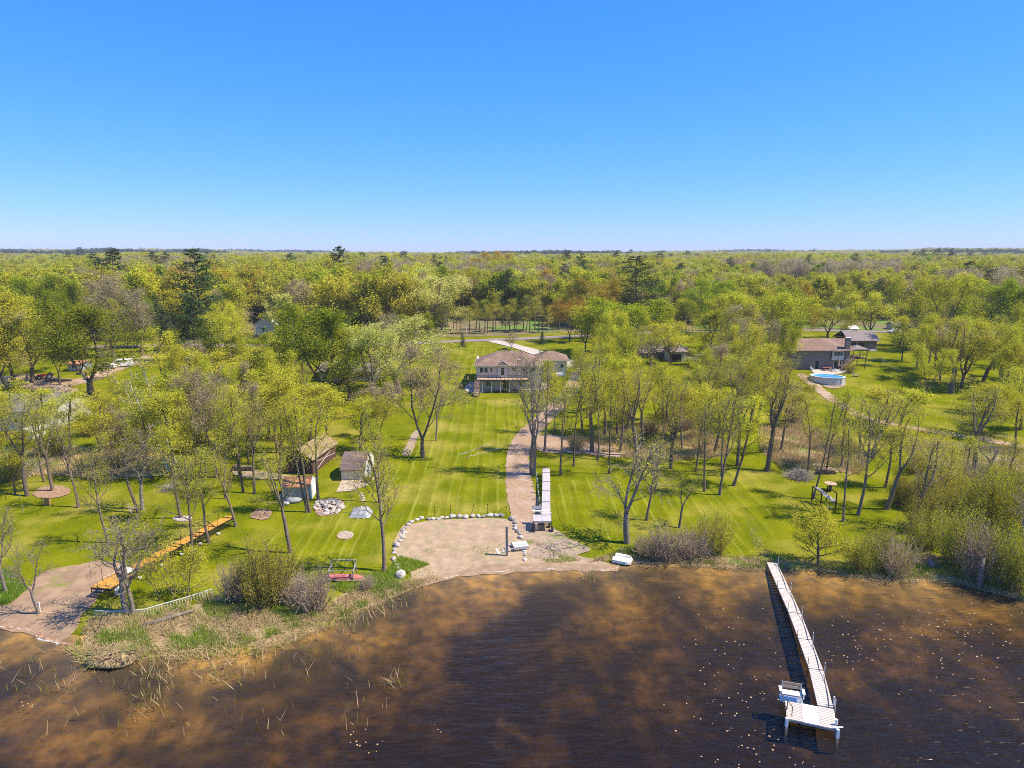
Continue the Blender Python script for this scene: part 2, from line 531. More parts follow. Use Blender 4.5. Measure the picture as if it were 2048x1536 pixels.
def pine_shape(seed, H=26, R_=6, leaves=6000, lsize=0.45, bark='bark_dark', low=0.25, style='pine'):
    rng = np.random.default_rng(seed); T = Tubes(); C, N = [], []
    n = 12; P = np.stack([np.cumsum(rng.normal(size=n) * .06), np.cumsum(rng.normal(size=n) * .06), np.linspace(-.3, H, n)], 1)
    T.add(P, np.linspace(.32, .04, n) * H / 26, 7)
    wh = int(H * (0.85 if style == 'pine' else 1.9))
    for k in range(wh):
        t = low + (1 - low) * k / wh; z = t * H; base = np.array([np.interp(z, P[:, 2], P[:, 0]), np.interp(z, P[:, 2], P[:, 1]), z])
        rel = (t - low) / (1 - low)
        if style == 'pine': Lr = R_ * (0.55 + 0.6 * math.sin(math.pi * min(1, rel * .75 + .2))) * (1.1 - .75 * rel ** 2) * 0.95; nb = 4
        else: Lr = R_ * (1 - rel) ** 0.85 + 0.15; nb = 6
        a0 = rng.uniform(0, 6)
        for b in range(nb):
            if style == 'pine' and rng.random() < .14: continue
            L = Lr * rng.uniform(.55, 1.12); a = a0 + b * 2 * math.pi / nb + rng.normal() * .25
            rise = (rng.uniform(.05, .45) if style == 'pine' else rng.uniform(-.45, -.12))
            m = 5; s_ = np.linspace(0, 1, m)
            Q = base + np.stack([np.cos(a) * L * s_, np.sin(a) * L * s_, L * (rise * s_ + (0.12 if style == 'pine' else .2) * s_ ** 2)], 1)
            T.add(Q, np.linspace(.06, .015, m), 3)
            cnt = max(3, int(leaves / (wh * nb) * (L / R_ + .25) * 1.6))
            u = rng.uniform(.25 if style == 'pine' else .1, 1.03, cnt) ** .75
            c = base + np.stack([np.cos(a) * L * u, np.sin(a) * L * u, L * (rise * u + .12 * u ** 2)], 1)
            spread = (0.20 if style == 'pine' else .16) * L * (0.5 + u) + .1
            off = rng.normal(size=(cnt, 3)); off[:, 2] *= 0.30
            c = c + off * spread[:, None] * .62; C.append(c)
    C = np.concatenate(C)
    V, Fq = quads(rng, C, lsize, up=.9, aspect=.6)
    return T.mesh('trunk', M[bark]), np_mesh('crown', V, Fq, 4, M['n_pine' if style == 'pine' else 'n_spruce']), H, R_

def bush_shape(seed, H=2.5, R_=2.5, stems=60, leaves=2500, lsize=0.1, bark='bark', leaf='l_olive', tw=0.012):
    rng = np.random.default_rng(seed); T = Tubes(); tips = []
    for k in range(stems):
        a = rng.uniform(0, 6.28); rr = R_ * 0.35 * math.sqrt(rng.random())
        p = np.array([rr * math.cos(a), rr * math.sin(a), -.1])
        tilt = rng.uniform(0.1, 1.05); a2 = a + rng.normal() * .5
        L = H * rng.uniform(.7, 1.1) * (1 if tilt < .6 else .95 * R_ / H)
        d = np.array([math.sin(tilt) * math.cos(a2), math.sin(tilt) * math.sin(a2), math.cos(tilt)])
        Q = [p]
        for i in range(4):
            d = d + rng.normal(size=3) * .12 + np.array([0, 0, .05]); d /= np.linalg.norm(d); Q.append(Q[-1] + d * L / 4)
        Q = np.array(Q); T.add(Q, np.linspace(tw * 2.2, tw, 5), 3); tips.append(Q[2:])
        for j in range(5):
            i = rng.integers(1, 4); u = rng.random(); q = Q[i] * (1 - u) + Q[i + 1] * u
            dd = d + rng.normal(size=3) * .55; dd /= np.linalg.norm(dd)
            S = np.array([q, q + dd * L * .2, q + dd * L * .36 + rng.normal(size=3) * .05]); T.add(S, np.full(3, tw * .8), 3); tips.append(S)
    tp = np.concatenate(tips); C = tp[rng.integers(0, len(tp), leaves)] + rng.normal(size=(leaves, 3)) * .14
    C[:, 2] = np.maximum(C[:, 2], .05)
    V, Fq = quads(rng, C, lsize)
    return T.mesh('stems', M[bark]), np_mesh('foliage', V, Fq, 4, M[leaf]), H, R_

PROTO = {}
def P_(kind, *shapes): PROTO[kind] = list(shapes)
ts = tree_shape
P_('slim', *[ts(10 + i, 14, .42, 2.5, 10, .15, 5, 4, 2900, .092, 'vase', leaf='l_lime') for i in range(4)])
P_('slimy', *[ts(20 + i, 14, .40, 2.6, 10, .16, 5, 4, 4600, .105, 'vase', leaf='l_yellow') for i in range(2)])
P_('fork', *[ts(30 + i, 14, .50, 3.3, 12, .22, 5, 4, 3100, .088, 'vase', forks=2 + i % 2, leaf=('l_lime', 'l_olive')[i % 2]) for i in range(4)])
P_('bare', *[ts(40 + i, 10, .42, 3.0, 12, .17, 6, 5, 500, .10, 'vase', forks=2 + i % 2, leaf='l_olive', bark='bark_pale', lowtwig=.026) for i in range(3)])
P_('single', *[ts(97 + i, 14, .36, 3.9, 13, .19, 6, 5, 2600, .082, 'vase', leaf=('l_olive', 'l_lime')[i]) for i in range(2)])
P_('pale', *[ts(50 + i, 17, .28, 6.0, 15, .42, 6, 5, 10500, .2, 'round', forks=3, leaf='l_pale', clump=.5, gap=.15) for i in range(2)])
P_('maple', *[ts(60 + i, 16, .22, 5.6, 18, .32, 6, 5, 14000, .215, 'round', forks=(1, 3, 2)[i], leaf=('l_lime', 'l_lime', 'l_green')[i], clump=.6, bark='bark_dark') for i in range(3)])
P_('lime', *[ts(66 + i, 15, .25, 4.6, 14, .24, 6, 4, 8500, .185, 'vase', forks=(3, 2)[i], leaf=('l_yellow', 'l_lime')[i], clump=.55, bark='bark_dark') for i in range(2)])
P_('dark', *[ts(70 + i, 16, .25, 6.2, 18, .4, 6, 5, 14000, .22, 'round', forks=2, leaf=('l_dark', 'l_green')[i], clump=.55, bark='bark_dark', gap=.1) for i in range(2)])
P_('bronze', *[ts(80 + i, 16, .25, 5.0, 15, .28, 6, 4, 10000, .19, 'round', forks=2, leaf='l_bronze', clump=.55, bark='bark_dark') for i in range(2)])
P_('brown', *[ts(84 + i, 13, .25, 4.0, 14, .22, 6, 5, 5500, .14, 'vase', forks=2, leaf='l_grey', clump=.4, bark='bark') for i in range(2)])
P_('birch', *[ts(88 + i, 15, .35, 2.2, 12, .12, 5, 4, 3000, .12, 'vase', bark='birch', leaf='l_lime') for i in range(2)])
P_('sap', ts(92, 6, .15, 1.8, 14, .07, 6, 4, 1900, .10, 'vase', leaf='l_yellow'), ts(93, 6, .12, 2.0, 12, .07, 6, 4, 1700, .10, 'vase', forks=2, leaf='l_yellow'))
P_('willow', ts(95, 8, .2, 3.0, 16, .2, 7, 6, 6500, .13, 'round', leaf='l_yellow', clump=.25, lowtwig=.015))
P_('pine', pine_shape(100, 28, 6.5, 7500), pine_shape(101, 24, 6, 6000, low=.15), pine_shape(102, 20, 4.5, 3500, low=.35))
P_('spruce', pine_shape(110, 17, 3.4, 6000, .34, style='spruce', low=.04), pine_shape(111, 13, 3.2, 4500, .32, style='spruce', low=.04))
P_('bushg', bush_shape(120, 2.6, 2.8, 80, 15000, .07, leaf='l_lime'), bush_shape(121, 2.4, 2.6, 80, 14000, .075, leaf='l_olive'))
P_('bushb', bush_shape(122, 2.3, 2.4, 120, 1800, .10, leaf='l_grey', bark='bark_red', tw=.014), bush_shape(123, 2.2, 2.6, 120, 2400, .10, leaf='l_olive', bark='bark_red', tw=.014))

KIND = {  # object name, category, words
    'slim': ('slender_tree', 'tree', 'slender straight tree with thin lime leaves'),
    'slimy': ('slender_tree', 'tree', 'slender tree with bright yellow-green leaves'),
    'fork': ('forked_tree', 'tree', 'forked tree with sparse new leaves'),
    'single': ('slender_tree', 'tree', 'single-trunked tree with wide sparse crown'),
    'bare': ('bare_tree', 'tree', 'nearly bare grey tree'),
    'pale': ('oak_tree', 'tree', 'broad oak with pale buff-green leaf tufts'),
    'maple': ('leafy_tree', 'tree', 'full rounded tree in fresh green leaf'),
    'lime': ('leafy_tree', 'tree', 'upright lime-yellow leafy tree'),
    'dark': ('oak_tree', 'tree', 'dense darker green broadleaf tree'),
    'bronze': ('leafy_tree', 'tree', 'orange-bronze budding tree'),
    'brown': ('budding_tree', 'tree', 'brownish budding tree'),
    'birch': ('birch_tree', 'birch', 'thin white-trunked birch'),
    'sap': ('sapling', 'sapling', 'small sapling with bright yellow-green leaves'),
    'willow': ('willow_tree', 'tree', 'small yellow-green willow'),
    'pine': ('pine_tree', 'pine', 'dark green white pine'),
    'spruce': ('spruce_tree', 'spruce', 'conical blue-green spruce'),
    'bushg': ('bush', 'bush', 'rounded leafy green bush'),
    'bushb': ('bush', 'bush', 'twiggy bare brown bush'),
}
MARKS = [(205, 1175, 'the orange plank dock'), (460, 1035, 'the far end of the orange dock'), (310, 1215, 'the low picket fence'), (690, 1155, 'the red canoe'),
         (690, 1071, 'the stone fire ring'), (655, 1012, 'the big stone pile'), (715, 945, 'the tan gambrel shed'), (625, 915, 'the brown gable shed'),
         (598, 975, 'the small orange-roofed shed'), (900, 1050, 'the boulder-edged sand beach'), (1090, 1000, 'the grey dock parked on land'),
         (1245, 1120, 'the overturned white boat'), (1540, 1135, 'the shore end of the white dock'), (1655, 1005, 'the dark swing frame'), (1600, 948, 'the brush pile by the marsh'),
         (1660, 755, 'the oval swimming pool'), (1655, 700, 'the brown house beside the pool'), (1725, 680, 'the grey-roofed garage'), (1015, 745, 'the tan lakeside house'),
         (1150, 725, 'the tan house garage'), (1350, 700, 'the hidden brown-roofed house'), (55, 830, 'the grey-roofed house by the left woods'), (92, 750, 'the red tractor'),
         (150, 733, 'the small white barn'), (243, 722, 'the white van'), (533, 655, 'the white-roofed building'), (695, 755, 'the house with white porch posts'),
         (1000, 685, 'the road behind the tan house'), (1300, 672, 'the road behind the hidden house'), (1900, 865, 'the gravel track on the right'), (1390, 890, 'the dead-grass marsh patch'),
         (110, 985, 'the wood chip ring'), (363, 1037, 'the ring of white stones'), (40, 935, 'the pile of grey branches'), (1035, 880, 'the curving gravel drive'),
         (1900, 1100, 'the brush at the right shore'), (1740, 1140, 'the small willow on the shore'), (490, 940, 'the dark woodpile'), (1860, 640, 'the dark spruces behind the pool house'),
         (600, 690, 'the road left of the dark oak'), (300, 715, 'the left gravel driveway'), (920, 690, 'the small spruce by the road')]
TREES = []

def plant(kind, px, py, top=None, half=None, lean=0, var=None, world=None, H=None, Wd=None, note=None):
    """one tree as a thing with its trunk and its crown"""
    r = random.Random(int(px * 7 + py * 13) + 5)
    if world: p = Vector((world[0], world[1], h1(*world)))
    else: p = at(px, py)
    i = r.randrange(len(PROTO[kind])) if var is None else var
    tm, cm, h0, r0 = PROTO[kind][i]
    d = proj(*p)[2]
    if H is None: H = top_h(p.y, p.z, top) if top is not None else h0
    rad = (half * (1.26 if kind in ('pale', 'maple', 'dark') else 1.12 if not kind.startswith('bush') else 1) / F * d) if half else (Wd or r0 * H / h0)
    sz, sx = H / h0, rad / r0
    nm, cat, words_ = KIND[kind]
    root = thing(nm, None, cat, p - Vector((0, 0, .05)), r.uniform(0, 6.28))
    if lean:
        ang = math.atan2(lean / F * d, H)
        root.rotation_mode = 'XYZ'
        q = Matrix.Rotation(ang, 4, 'Y') @ Matrix.Rotation(root.rotation_euler.z, 4, 'Z')
        root.rotation_euler = q.to_euler()
    root.scale = (sx, sx, sz)
    bush = kind.startswith('bush')
    obj('stems' if bush else 'trunk', tm, root); obj('foliage' if bush else 'crown', cm, root)
    sp = proj(*p)
    TREES.append([root, words_, sp[0], sp[1], H, rad, lean, note, kind])
    return root

def label_trees():
    ORD = ['', 'second ', 'third ', 'fourth ', 'fifth ', 'sixth ', 'seventh ', 'eighth ', 'ninth ', 'tenth ', 'eleventh ', 'twelfth ']
    groups = {}
    for T in TREES:
        root, words_, x, y, H, rad, lean, note, kind = T
        if note:
            root['label'] = note
            continue
        best = min(MARKS, key=lambda m: (m[0] - x) ** 2 + (2.2 * (m[1] - y)) ** 2)
        dx, dy = x - best[0], y - best[1]
        if abs(dx) > 2.5 * abs(dy): rel = 'left of' if dx < 0 else 'right of'
        else: rel = 'behind' if dy < 0 else 'in front of'
        sz = 'small ' if (H < 8 and not kind.startswith('bush') and kind != 'sap') else 'tall ' if H > 19 else ''
        ln = ' leaning left' if lean < -14 else ' leaning right' if lean > 14 else ''
        groups.setdefault((sz + words_ + ln, rel, best[2]), []).append((dx * dx + dy * dy * 4, root))
    for (w1, rel, mk), L in groups.items():
        L.sort(key=lambda q: q[0])
        for i, (_, root) in enumerate(L):
            if len(L) == 1: root['label'] = f'{w1} {rel} {mk}'
            else: root['label'] = f'{w1}, {ORD[min(i, 11)]}nearest {rel} {mk}'
            ws = root['label'].split()
            if len(ws) > 16: root['label'] = ' '.join(root['label'].replace(' with ', ' of ', 1).replace('the ', '', 1).split()[:16])
    for T in TREES:
        T[0]['group'] = {'bush': 'bushes along the shore and yards', 'pine': 'pines among the woods', 'spruce': 'spruces around the yards', 'birch': 'birches in the left yard',
                         'sapling': 'saplings near the shore'}.get(T[0]['category'], 'leafing trees around the yards')
# ------------------------------------------------------------------ ground, water, roads
def lawn_mat(name, stripes):
    m = mat(name, (0.12, 0.14, 0.003), 0.95, (0.19, 0.195, 0.006), 0.22, ramp=(0.35, 0.68), coords='World', spec=0.0,
            col3=(0.27, 0.23, 0.04), scale3=0.11, ramp3=(0.50, 0.72))
    t = m.node_tree; b = t.nodes['Principled BSDF']; L = t.links.new; N = t.nodes.new
    src = b.inputs['Base Color'].links[0].from_socket
    geo = N('ShaderNodeNewGeometry')
    fine = N('ShaderNodeTexNoise'); fine.inputs['Scale'].default_value = 3.5; fine.inputs['Detail'].default_value = 5
    fine.inputs['Roughness'].default_value = .75
    L(geo.outputs['Position'], fine.inputs['Vector'])
    mr = N('ShaderNodeMapRange'); mr.inputs['From Min'].default_value = .3; mr.inputs['From Max'].default_value = .7
    mr.inputs['To Min'].default_value = .68; mr.inputs['To Max'].default_value = 1.3
    L(fine.outputs['Fac'], mr.inputs['Value'])
    h = N('ShaderNodeHueSaturation'); L(mr.outputs[0], h.inputs['Value']); L(src, h.inputs['Color'])
    cur = h.outputs[0]
    if stripes:
        # pale clippings left along each mower pass: narrow bands 1.35 m apart, broken up by noise
        sx = N('ShaderNodeSeparateXYZ'); L(geo.outputs['Position'], sx.inputs[0])
        nz = N('ShaderNodeTexNoise'); nz.inputs['Scale'].default_value = .12; L(geo.outputs['Position'], nz.inputs['Vector'])
        a = N('ShaderNodeMath'); a.operation = 'MULTIPLY_ADD'; L(nz.outputs['Fac'], a.inputs[0]); a.inputs[1].default_value = .8
        L(sx.outputs['X'], a.inputs[2])
        b1 = N('ShaderNodeMath'); b1.operation = 'MULTIPLY_ADD'; L(sx.outputs['Y'], b1.inputs[0]); b1.inputs[1].default_value = stripes; L(a.outputs[0], b1.inputs[2])
        c = N('ShaderNodeMath'); c.operation = 'MULTIPLY'; L(b1.outputs[0], c.inputs[0]); c.inputs[1].default_value = 2 * math.pi / 1.1
        d = N('ShaderNodeMath'); d.operation = 'SINE'; L(c.outputs[0], d.inputs[0])
        n2 = N('ShaderNodeTexNoise'); n2.inputs['Scale'].default_value = 1.0; n2.inputs['Detail'].default_value = 3
        mp = N('ShaderNodeMapping'); mp.inputs['Scale'].default_value = (.8, .07, 1); L(geo.outputs['Position'], mp.inputs[0]); L(mp.outputs[0], n2.inputs['Vector'])
        e = N('ShaderNodeMapRange'); e.inputs['From Min'].default_value = .35; e.inputs['From Max'].default_value = 1.0; L(d.outputs[0], e.inputs['Value'])
        f = N('ShaderNodeMapRange'); f.inputs['From Min'].default_value = .44; f.inputs['From Max'].default_value = .75; L(n2.outputs['Fac'], f.inputs['Value'])
        g = N('ShaderNodeMath'); g.operation = 'MULTIPLY'; L(e.outputs[0], g.inputs[0]); L(f.outputs[0], g.inputs[1])
        g2 = N('ShaderNodeMath'); g2.operation = 'MULTIPLY'; L(g.outputs[0], g2.inputs[0]); g2.inputs[1].default_value = .4
        mx = N('ShaderNodeMix'); mx.data_type = 'RGBA'; L(g2.outputs[0], mx.inputs['Factor']); L(cur, mx.inputs[6]); mx.inputs[7].default_value = (.38, .38, .08, 1)
        # broad alternate passes
        c2 = N('ShaderNodeMath'); c2.operation = 'MULTIPLY'; L(b1.outputs[0], c2.inputs[0]); c2.inputs[1].default_value = math.pi / 1.1
        d2 = N('ShaderNodeMath'); d2.operation = 'SINE'; L(c2.outputs[0], d2.inputs[0])
        m3 = N('ShaderNodeMapRange'); m3.inputs['From Min'].default_value = -.3; m3.inputs['From Max'].default_value = .3
        m3.inputs['To Min'].default_value = .93; m3.inputs['To Max'].default_value = 1.07; L(d2.outputs[0], m3.inputs['Value'])
        h3 = N('ShaderNodeHueSaturation'); L(m3.outputs[0], h3.inputs['Value']); L(mx.outputs[2], h3.inputs['Color'])
        cur = h3.outputs[0]
    L(cur, b.inputs['Base Color'])
    bp = N('ShaderNodeBump'); bp.inputs['Strength'].default_value = .5; bp.inputs['Distance'].default_value = .08
    L(fine.outputs['Fac'], bp.inputs['Height']); L(bp.outputs[0], b.inputs['Normal'])
    return m

M['lawn'] = lawn_mat('lawn_grass', 0)
M['mown'] = lawn_mat('mown_lawn_grass', 0.02)
M['sand'] = mat('beach_sand', (0.43, 0.30, 0.18), 0.95, (0.31, 0.22, 0.135), 1.2, bump=.3, bscale=6, coords='World', col3=(.30, .26, .12), scale3=.9, ramp3=(.55, .72))
M['gravel'] = mat('gravel', (0.40, 0.265, 0.155), 0.95, (0.28, 0.185, 0.11), 2.2, detail=8, bump=.4, bscale=12, coords='World', col3=(.44, .32, .24), scale3=.25)
M['dirt'] = mat('dirt', (0.40, 0.29, 0.19), 0.95, (0.27, 0.2, 0.13), 1.6, detail=6, bump=.4, bscale=8, coords='World', col3=(.2, .22, .05), scale3=.5, ramp3=(.55, .7))
M['road'] = mat('asphalt_road', (0.27, 0.215, 0.175), 0.9, (0.22, 0.175, 0.145), 1, coords='World')
M['concrete'] = mat('concrete', (0.44, 0.365, 0.28), 0.85, (0.5, 0.44, 0.38), 1.5)
M['floor_litter'] = mat('forest_litter', (0.13, 0.12, 0.04), 0.95, (0.24, 0.17, 0.09), .35, coords='World', col3=(.12, .2, .02), scale3=.06, ramp3=(.48, .6))
M['straw'] = mat('dead_grass', (0.42, 0.30, 0.155), 0.95, (0.26, 0.18, 0.09), 2.5, detail=6, bump=.6, bscale=5, coords='World', col3=(.17, .22, .03), scale3=.3, ramp3=(.5, .68))
M['mulch'] = mat('mulch', (0.42, 0.26, 0.15), 0.95, (0.2, 0.12, 0.07), 3, detail=6, coords='World')

ys = np.concatenate([np.arange(-260, 30, 20), np.arange(30, 105, 1.0), np.arange(105, 240, 2.0), 240 * 1.035 ** np.arange(0, 102)])
hx = np.concatenate([np.arange(0, 130, 2.0), 130 * 1.06 ** np.arange(0, 68)])
xs = np.concatenate([-hx[::-1], hx[1:]])
GX, GY = np.meshgrid(xs, ys); Z = hgt(GX, GY) - .9 * sstep((shore_y(GX) - GY - .3) / 2.5)
V = np.stack([GX.ravel(), GY.ravel(), Z.ravel()], 1)
nx, ny = len(xs), len(ys)
ii, jj = np.meshgrid(np.arange(nx - 1), np.arange(ny - 1)); q = (jj * nx + ii).ravel()
tag(obj('ground', np_mesh('ground', V, np.stack([q, q + 1, q + 1 + nx, q + nx], 1), 4, M['lawn'], True)), kind='structure')

# lake bed: sheet following the shore, orange sand with weed beds
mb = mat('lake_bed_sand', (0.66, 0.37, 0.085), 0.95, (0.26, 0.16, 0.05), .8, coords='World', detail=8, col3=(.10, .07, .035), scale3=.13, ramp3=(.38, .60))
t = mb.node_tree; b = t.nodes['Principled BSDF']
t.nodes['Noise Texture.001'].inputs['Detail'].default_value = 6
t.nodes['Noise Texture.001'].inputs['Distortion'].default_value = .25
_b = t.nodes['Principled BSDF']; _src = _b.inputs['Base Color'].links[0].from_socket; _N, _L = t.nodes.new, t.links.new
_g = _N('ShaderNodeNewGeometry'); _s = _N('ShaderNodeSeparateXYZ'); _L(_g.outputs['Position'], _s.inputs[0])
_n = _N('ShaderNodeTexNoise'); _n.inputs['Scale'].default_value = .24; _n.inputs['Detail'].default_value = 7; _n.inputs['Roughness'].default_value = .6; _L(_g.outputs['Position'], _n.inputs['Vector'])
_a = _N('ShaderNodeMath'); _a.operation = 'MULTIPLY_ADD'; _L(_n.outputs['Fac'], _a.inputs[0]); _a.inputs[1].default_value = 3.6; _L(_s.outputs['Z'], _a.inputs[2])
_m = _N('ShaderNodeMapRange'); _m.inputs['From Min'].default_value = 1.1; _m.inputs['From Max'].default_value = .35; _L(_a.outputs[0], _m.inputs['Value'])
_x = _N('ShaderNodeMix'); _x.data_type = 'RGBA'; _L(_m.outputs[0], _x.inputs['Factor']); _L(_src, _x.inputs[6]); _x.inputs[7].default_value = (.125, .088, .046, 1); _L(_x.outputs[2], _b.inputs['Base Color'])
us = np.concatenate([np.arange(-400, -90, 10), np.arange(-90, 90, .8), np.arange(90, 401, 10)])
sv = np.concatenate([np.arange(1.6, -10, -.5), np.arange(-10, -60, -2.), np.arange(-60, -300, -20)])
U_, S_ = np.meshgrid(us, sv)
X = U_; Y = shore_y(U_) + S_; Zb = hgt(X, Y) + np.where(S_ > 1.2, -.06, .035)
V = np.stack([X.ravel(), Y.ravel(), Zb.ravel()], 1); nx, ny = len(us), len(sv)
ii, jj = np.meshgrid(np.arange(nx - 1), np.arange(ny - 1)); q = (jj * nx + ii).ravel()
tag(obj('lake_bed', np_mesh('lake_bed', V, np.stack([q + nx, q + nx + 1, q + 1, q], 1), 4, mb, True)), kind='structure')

# water: a closed body with a rippled surface that tints what lies under it
wm = bpy.data.materials.new('lake_water'); wm.use_nodes = True; t = wm.node_tree; t.nodes.remove(t.nodes['Principled BSDF'])
L, N = t.links.new, t.nodes.new; out = t.nodes['Material Output']
tr, gl, mx, fr = N('ShaderNodeBsdfTransparent'), N('ShaderNodeBsdfGlossy'), N('ShaderNodeMixShader'), N('ShaderNodeFresnel')
gl.inputs['Roughness'].default_value = .2; fr.inputs['IOR'].default_value = 1.33
geo = N('ShaderNodeNewGeometry'); mp = N('ShaderNodeMapping'); mp.inputs['Rotation'].default_value = (0, 0, R(-14)); mp.inputs['Scale'].default_value = (.42, 1.3, 1)
L(geo.outputs['Position'], mp.inputs[0])
n1, n2, n3 = N('ShaderNodeTexNoise'), N('ShaderNodeTexNoise'), N('ShaderNodeTexWave')
n1.inputs['Scale'].default_value = .95; n1.inputs['Detail'].default_value = 2; n1.inputs['Roughness'].default_value = .55
n2.inputs['Scale'].default_value = 3.6; n2.inputs['Detail'].default_value = 3
n3.bands_direction = 'Y'; n3.inputs['Scale'].default_value = .33; n3.inputs['Distortion'].default_value = 3.2; n3.inputs['Detail'].default_value = 3; n3.inputs['Detail Scale'].default_value = .8
for k in (n1, n2, n3): L(mp.outputs[0], k.inputs['Vector'])
a = N('ShaderNodeMath'); a.operation = 'MULTIPLY_ADD'; L(n2.outputs['Fac'], a.inputs[0]); a.inputs[1].default_value = .10; L(n1.outputs['Fac'], a.inputs[2])
a2 = N('ShaderNodeMath'); a2.operation = 'MULTIPLY_ADD'; L(n3.outputs['Fac'], a2.inputs[0]); a2.inputs[1].default_value = .0; L(a.outputs[0], a2.inputs[2])
bp = N('ShaderNodeBump'); bp.inputs['Strength'].default_value = 1.0; bp.inputs['Distance'].default_value = .32; L(a2.outputs[0], bp.inputs['Height'])
L(bp.outputs[0], gl.inputs['Normal']); L(bp.outputs[0], fr.inputs['Normal'])
tr.inputs['Color'].default_value = (.9, .9, .9, 1)
L(fr.outputs[0], mx.inputs[0]); L(tr.outputs[0], mx.inputs[1]); L(gl.outputs[0], mx.inputs[2]); L(mx.outputs[0], out.inputs['Surface'])
va = N('ShaderNodeVolumeAbsorption'); va.inputs['Color'].default_value = (.50, .45, .32, 1); va.inputs['Density'].default_value = 1.0
L(va.outputs[0], out.inputs['Volume'])
MB().box(-1200, 1200, -900, 140, -9, 0).build('lake_water', wm)
tag(bpy.data.objects['lake_water'], kind='structure')

def ribbon(pts, w_):
    """polygon round a centre line of pixel points given as (px, py, width m)"""
    P = [at(a, b) for a, b, *_ in pts]; A, B = [], []
    for i, p in enumerate(P):
        d = (P[min(i + 1, len(P) - 1)] - P[max(i - 1, 0)]); d.z = 0; d.normalize(); n = Vector((-d.y, d.x, 0)); ww = (pts[i][2] if len(pts[i]) > 2 else w_) / 2
        A.append((p.x + n.x * ww, p.y + n.y * ww)); B.append((p.x - n.x * ww, p.y - n.y * ww))
    return A + B[::-1]

drape('lawn', W((870, 690), (1000, 690), (940, 800), (1068, 795), (1050, 860), (1018, 900), (1014, 960), (1026, 1028), (815, 1040), (790, 1060), (780, 1120), (765, 1140), (560, 1140), (500, 1110), (560, 1060), (700, 985), (770, 940), (838, 880), (880, 760)),
      .035, M['mown'], 3, jit=.1, rounds=1, seed=3)
drape('lawn', W((1104, 950), (1450, 945), (1515, 930), (1540, 1000), (1550, 1108), (1440, 1118), (1380, 1060), (1260, 1098), (1150, 1080), (1118, 1050)),
      .035, M['mown'], 3, jit=.1, rounds=1, seed=4)
drape('forest_floor', W((-500, 688), (300, 683), (860, 676), (1160, 664), (1600, 660), (2600, 655)) + [(900, 700), (500, 1500), (-500, 1500), (-900, 700)], .05, M['floor_litter'], 30, jit=1.5, rounds=0, seed=5, sub=8)
drape('road', ribbon([(-300, 702), (100, 696), (300, 692), (540, 691), (760, 690), (880, 684), (960, 681), (1060, 677), (1180, 671), (1330, 664), (1480, 662), (1600, 660), (1760, 664), (2300, 668)], 6.0), .11, M['road'], 4, jit=.1, rounds=1, seed=6)
drape('driveway', ribbon([(985, 682, 5), (1012, 688, 4.6), (1050, 698, 4.6), (1090, 711, 6), (1140, 730, 9), (1190, 737, 7)], 5), .14, M['concrete'], 3, jit=.05, rounds=1, seed=7)
drape('gravel_drive', ribbon([(1165, 742, 4), (1150, 762, 3.6), (1128, 800, 3.7), (1090, 835, 3.8), (1052, 870, 3.9), (1034, 905, 3.7), (1036, 950, 3.7), (1042, 990, 3.9), (1050, 1025, 4.0), (1062, 1052, 4.2), (1085, 1085, 5)], 4.6), .08, M['gravel'], 2, jit=.16, rounds=1, seed=8)
drape('dirt_patch', W((1060, 872), (1120, 868), (1190, 888), (1290, 905), (1250, 918), (1150, 905), (1070, 908)), .07, M['gravel'], 2, jit=.3, seed=9)
drape('gravel_track', ribbon([(1600, 748, 2.6), (1640, 778, 2.6), (1680, 810, 2.7), (1730, 838, 2.7), (1800, 852, 2.6), (1900, 868, 2.6), (2000, 885, 2.6), (2120, 910, 2.6), (2400, 960, 2.6)], 2.6), .08, M['gravel'], 2, jit=.2, rounds=1, seed=10)
drape('gravel_drive', ribbon([(330, 700, 5), (280, 722, 6.5), (210, 748, 5), (160, 765, 4.5), (100, 770, 8), (40, 758, 8), (-40, 770, 8)], 5), .08, M['gravel'], 2, jit=.25, rounds=1, seed=11)
drape('gravel_drive', ribbon([(50, 763, 5), (100, 780, 5), (150, 785, 5)], 5), .09, M['gravel'], 2, jit=.25, rounds=1, seed=12)
drape('beach', W((815, 1042), (1022, 1034), (1034, 1060), (1055, 1110), (1110, 1095), (1150, 1110), (1215, 1126), (1230, 1142), (1130, 1139), (1024, 1143), (940, 1150), (870, 1160), (800, 1185), (830, 1150), (792, 1120), (788, 1075)),
      .06, M['sand'], 1.2, jit=.12, rounds=1, seed=13)
drape('dirt_patch', W((1040, 1045), (1110, 1058), (1150, 1085), (1190, 1100), (1140, 1118), (1060, 1122), (1045, 1080)), .09, M['dirt'], 1.5, jit=.3, rounds=1, seed=14)
drape('sandy_landing', W((80, 1140), (228, 1118), (262, 1140), (200, 1185), (170, 1230), (130, 1292), (60, 1268), (0, 1252), (-60, 1235), (10, 1200), (55, 1180)), .07, mat('packed_dirt', (.36, .235, .135), .95, (.24, .155, .09), .9, detail=8, bump=.5, bscale=4, coords='World', col3=(.2, .2, .04), scale3=.35, ramp3=(.6, .72)), 1.5, jit=.25, rounds=1, seed=15)
drape('patio', W((672, 985), (683, 962), (730, 961), (748, 956), (756, 945), (762, 948), (735, 972), (700, 984)), .12, mat('stone_paving', (.58, .46, .3), .9, (.25, .2, .15), 2.5), .8, jit=.05, rounds=0, seed=17)
drape('marsh', W((1240, 915), (1340, 875), (1400, 860), (1455, 890), (1458, 912), (1400, 918), (1300, 925)), .06, M['straw'], 2, jit=.4, rounds=1, seed=18)
drape('marsh', W((1515, 850), (1600, 850), (1700, 880), (1740, 920), (1720, 950), (1640, 940), (1560, 935), (1520, 900)), .06, M['straw'], 2, jit=.4, rounds=1, seed=19)
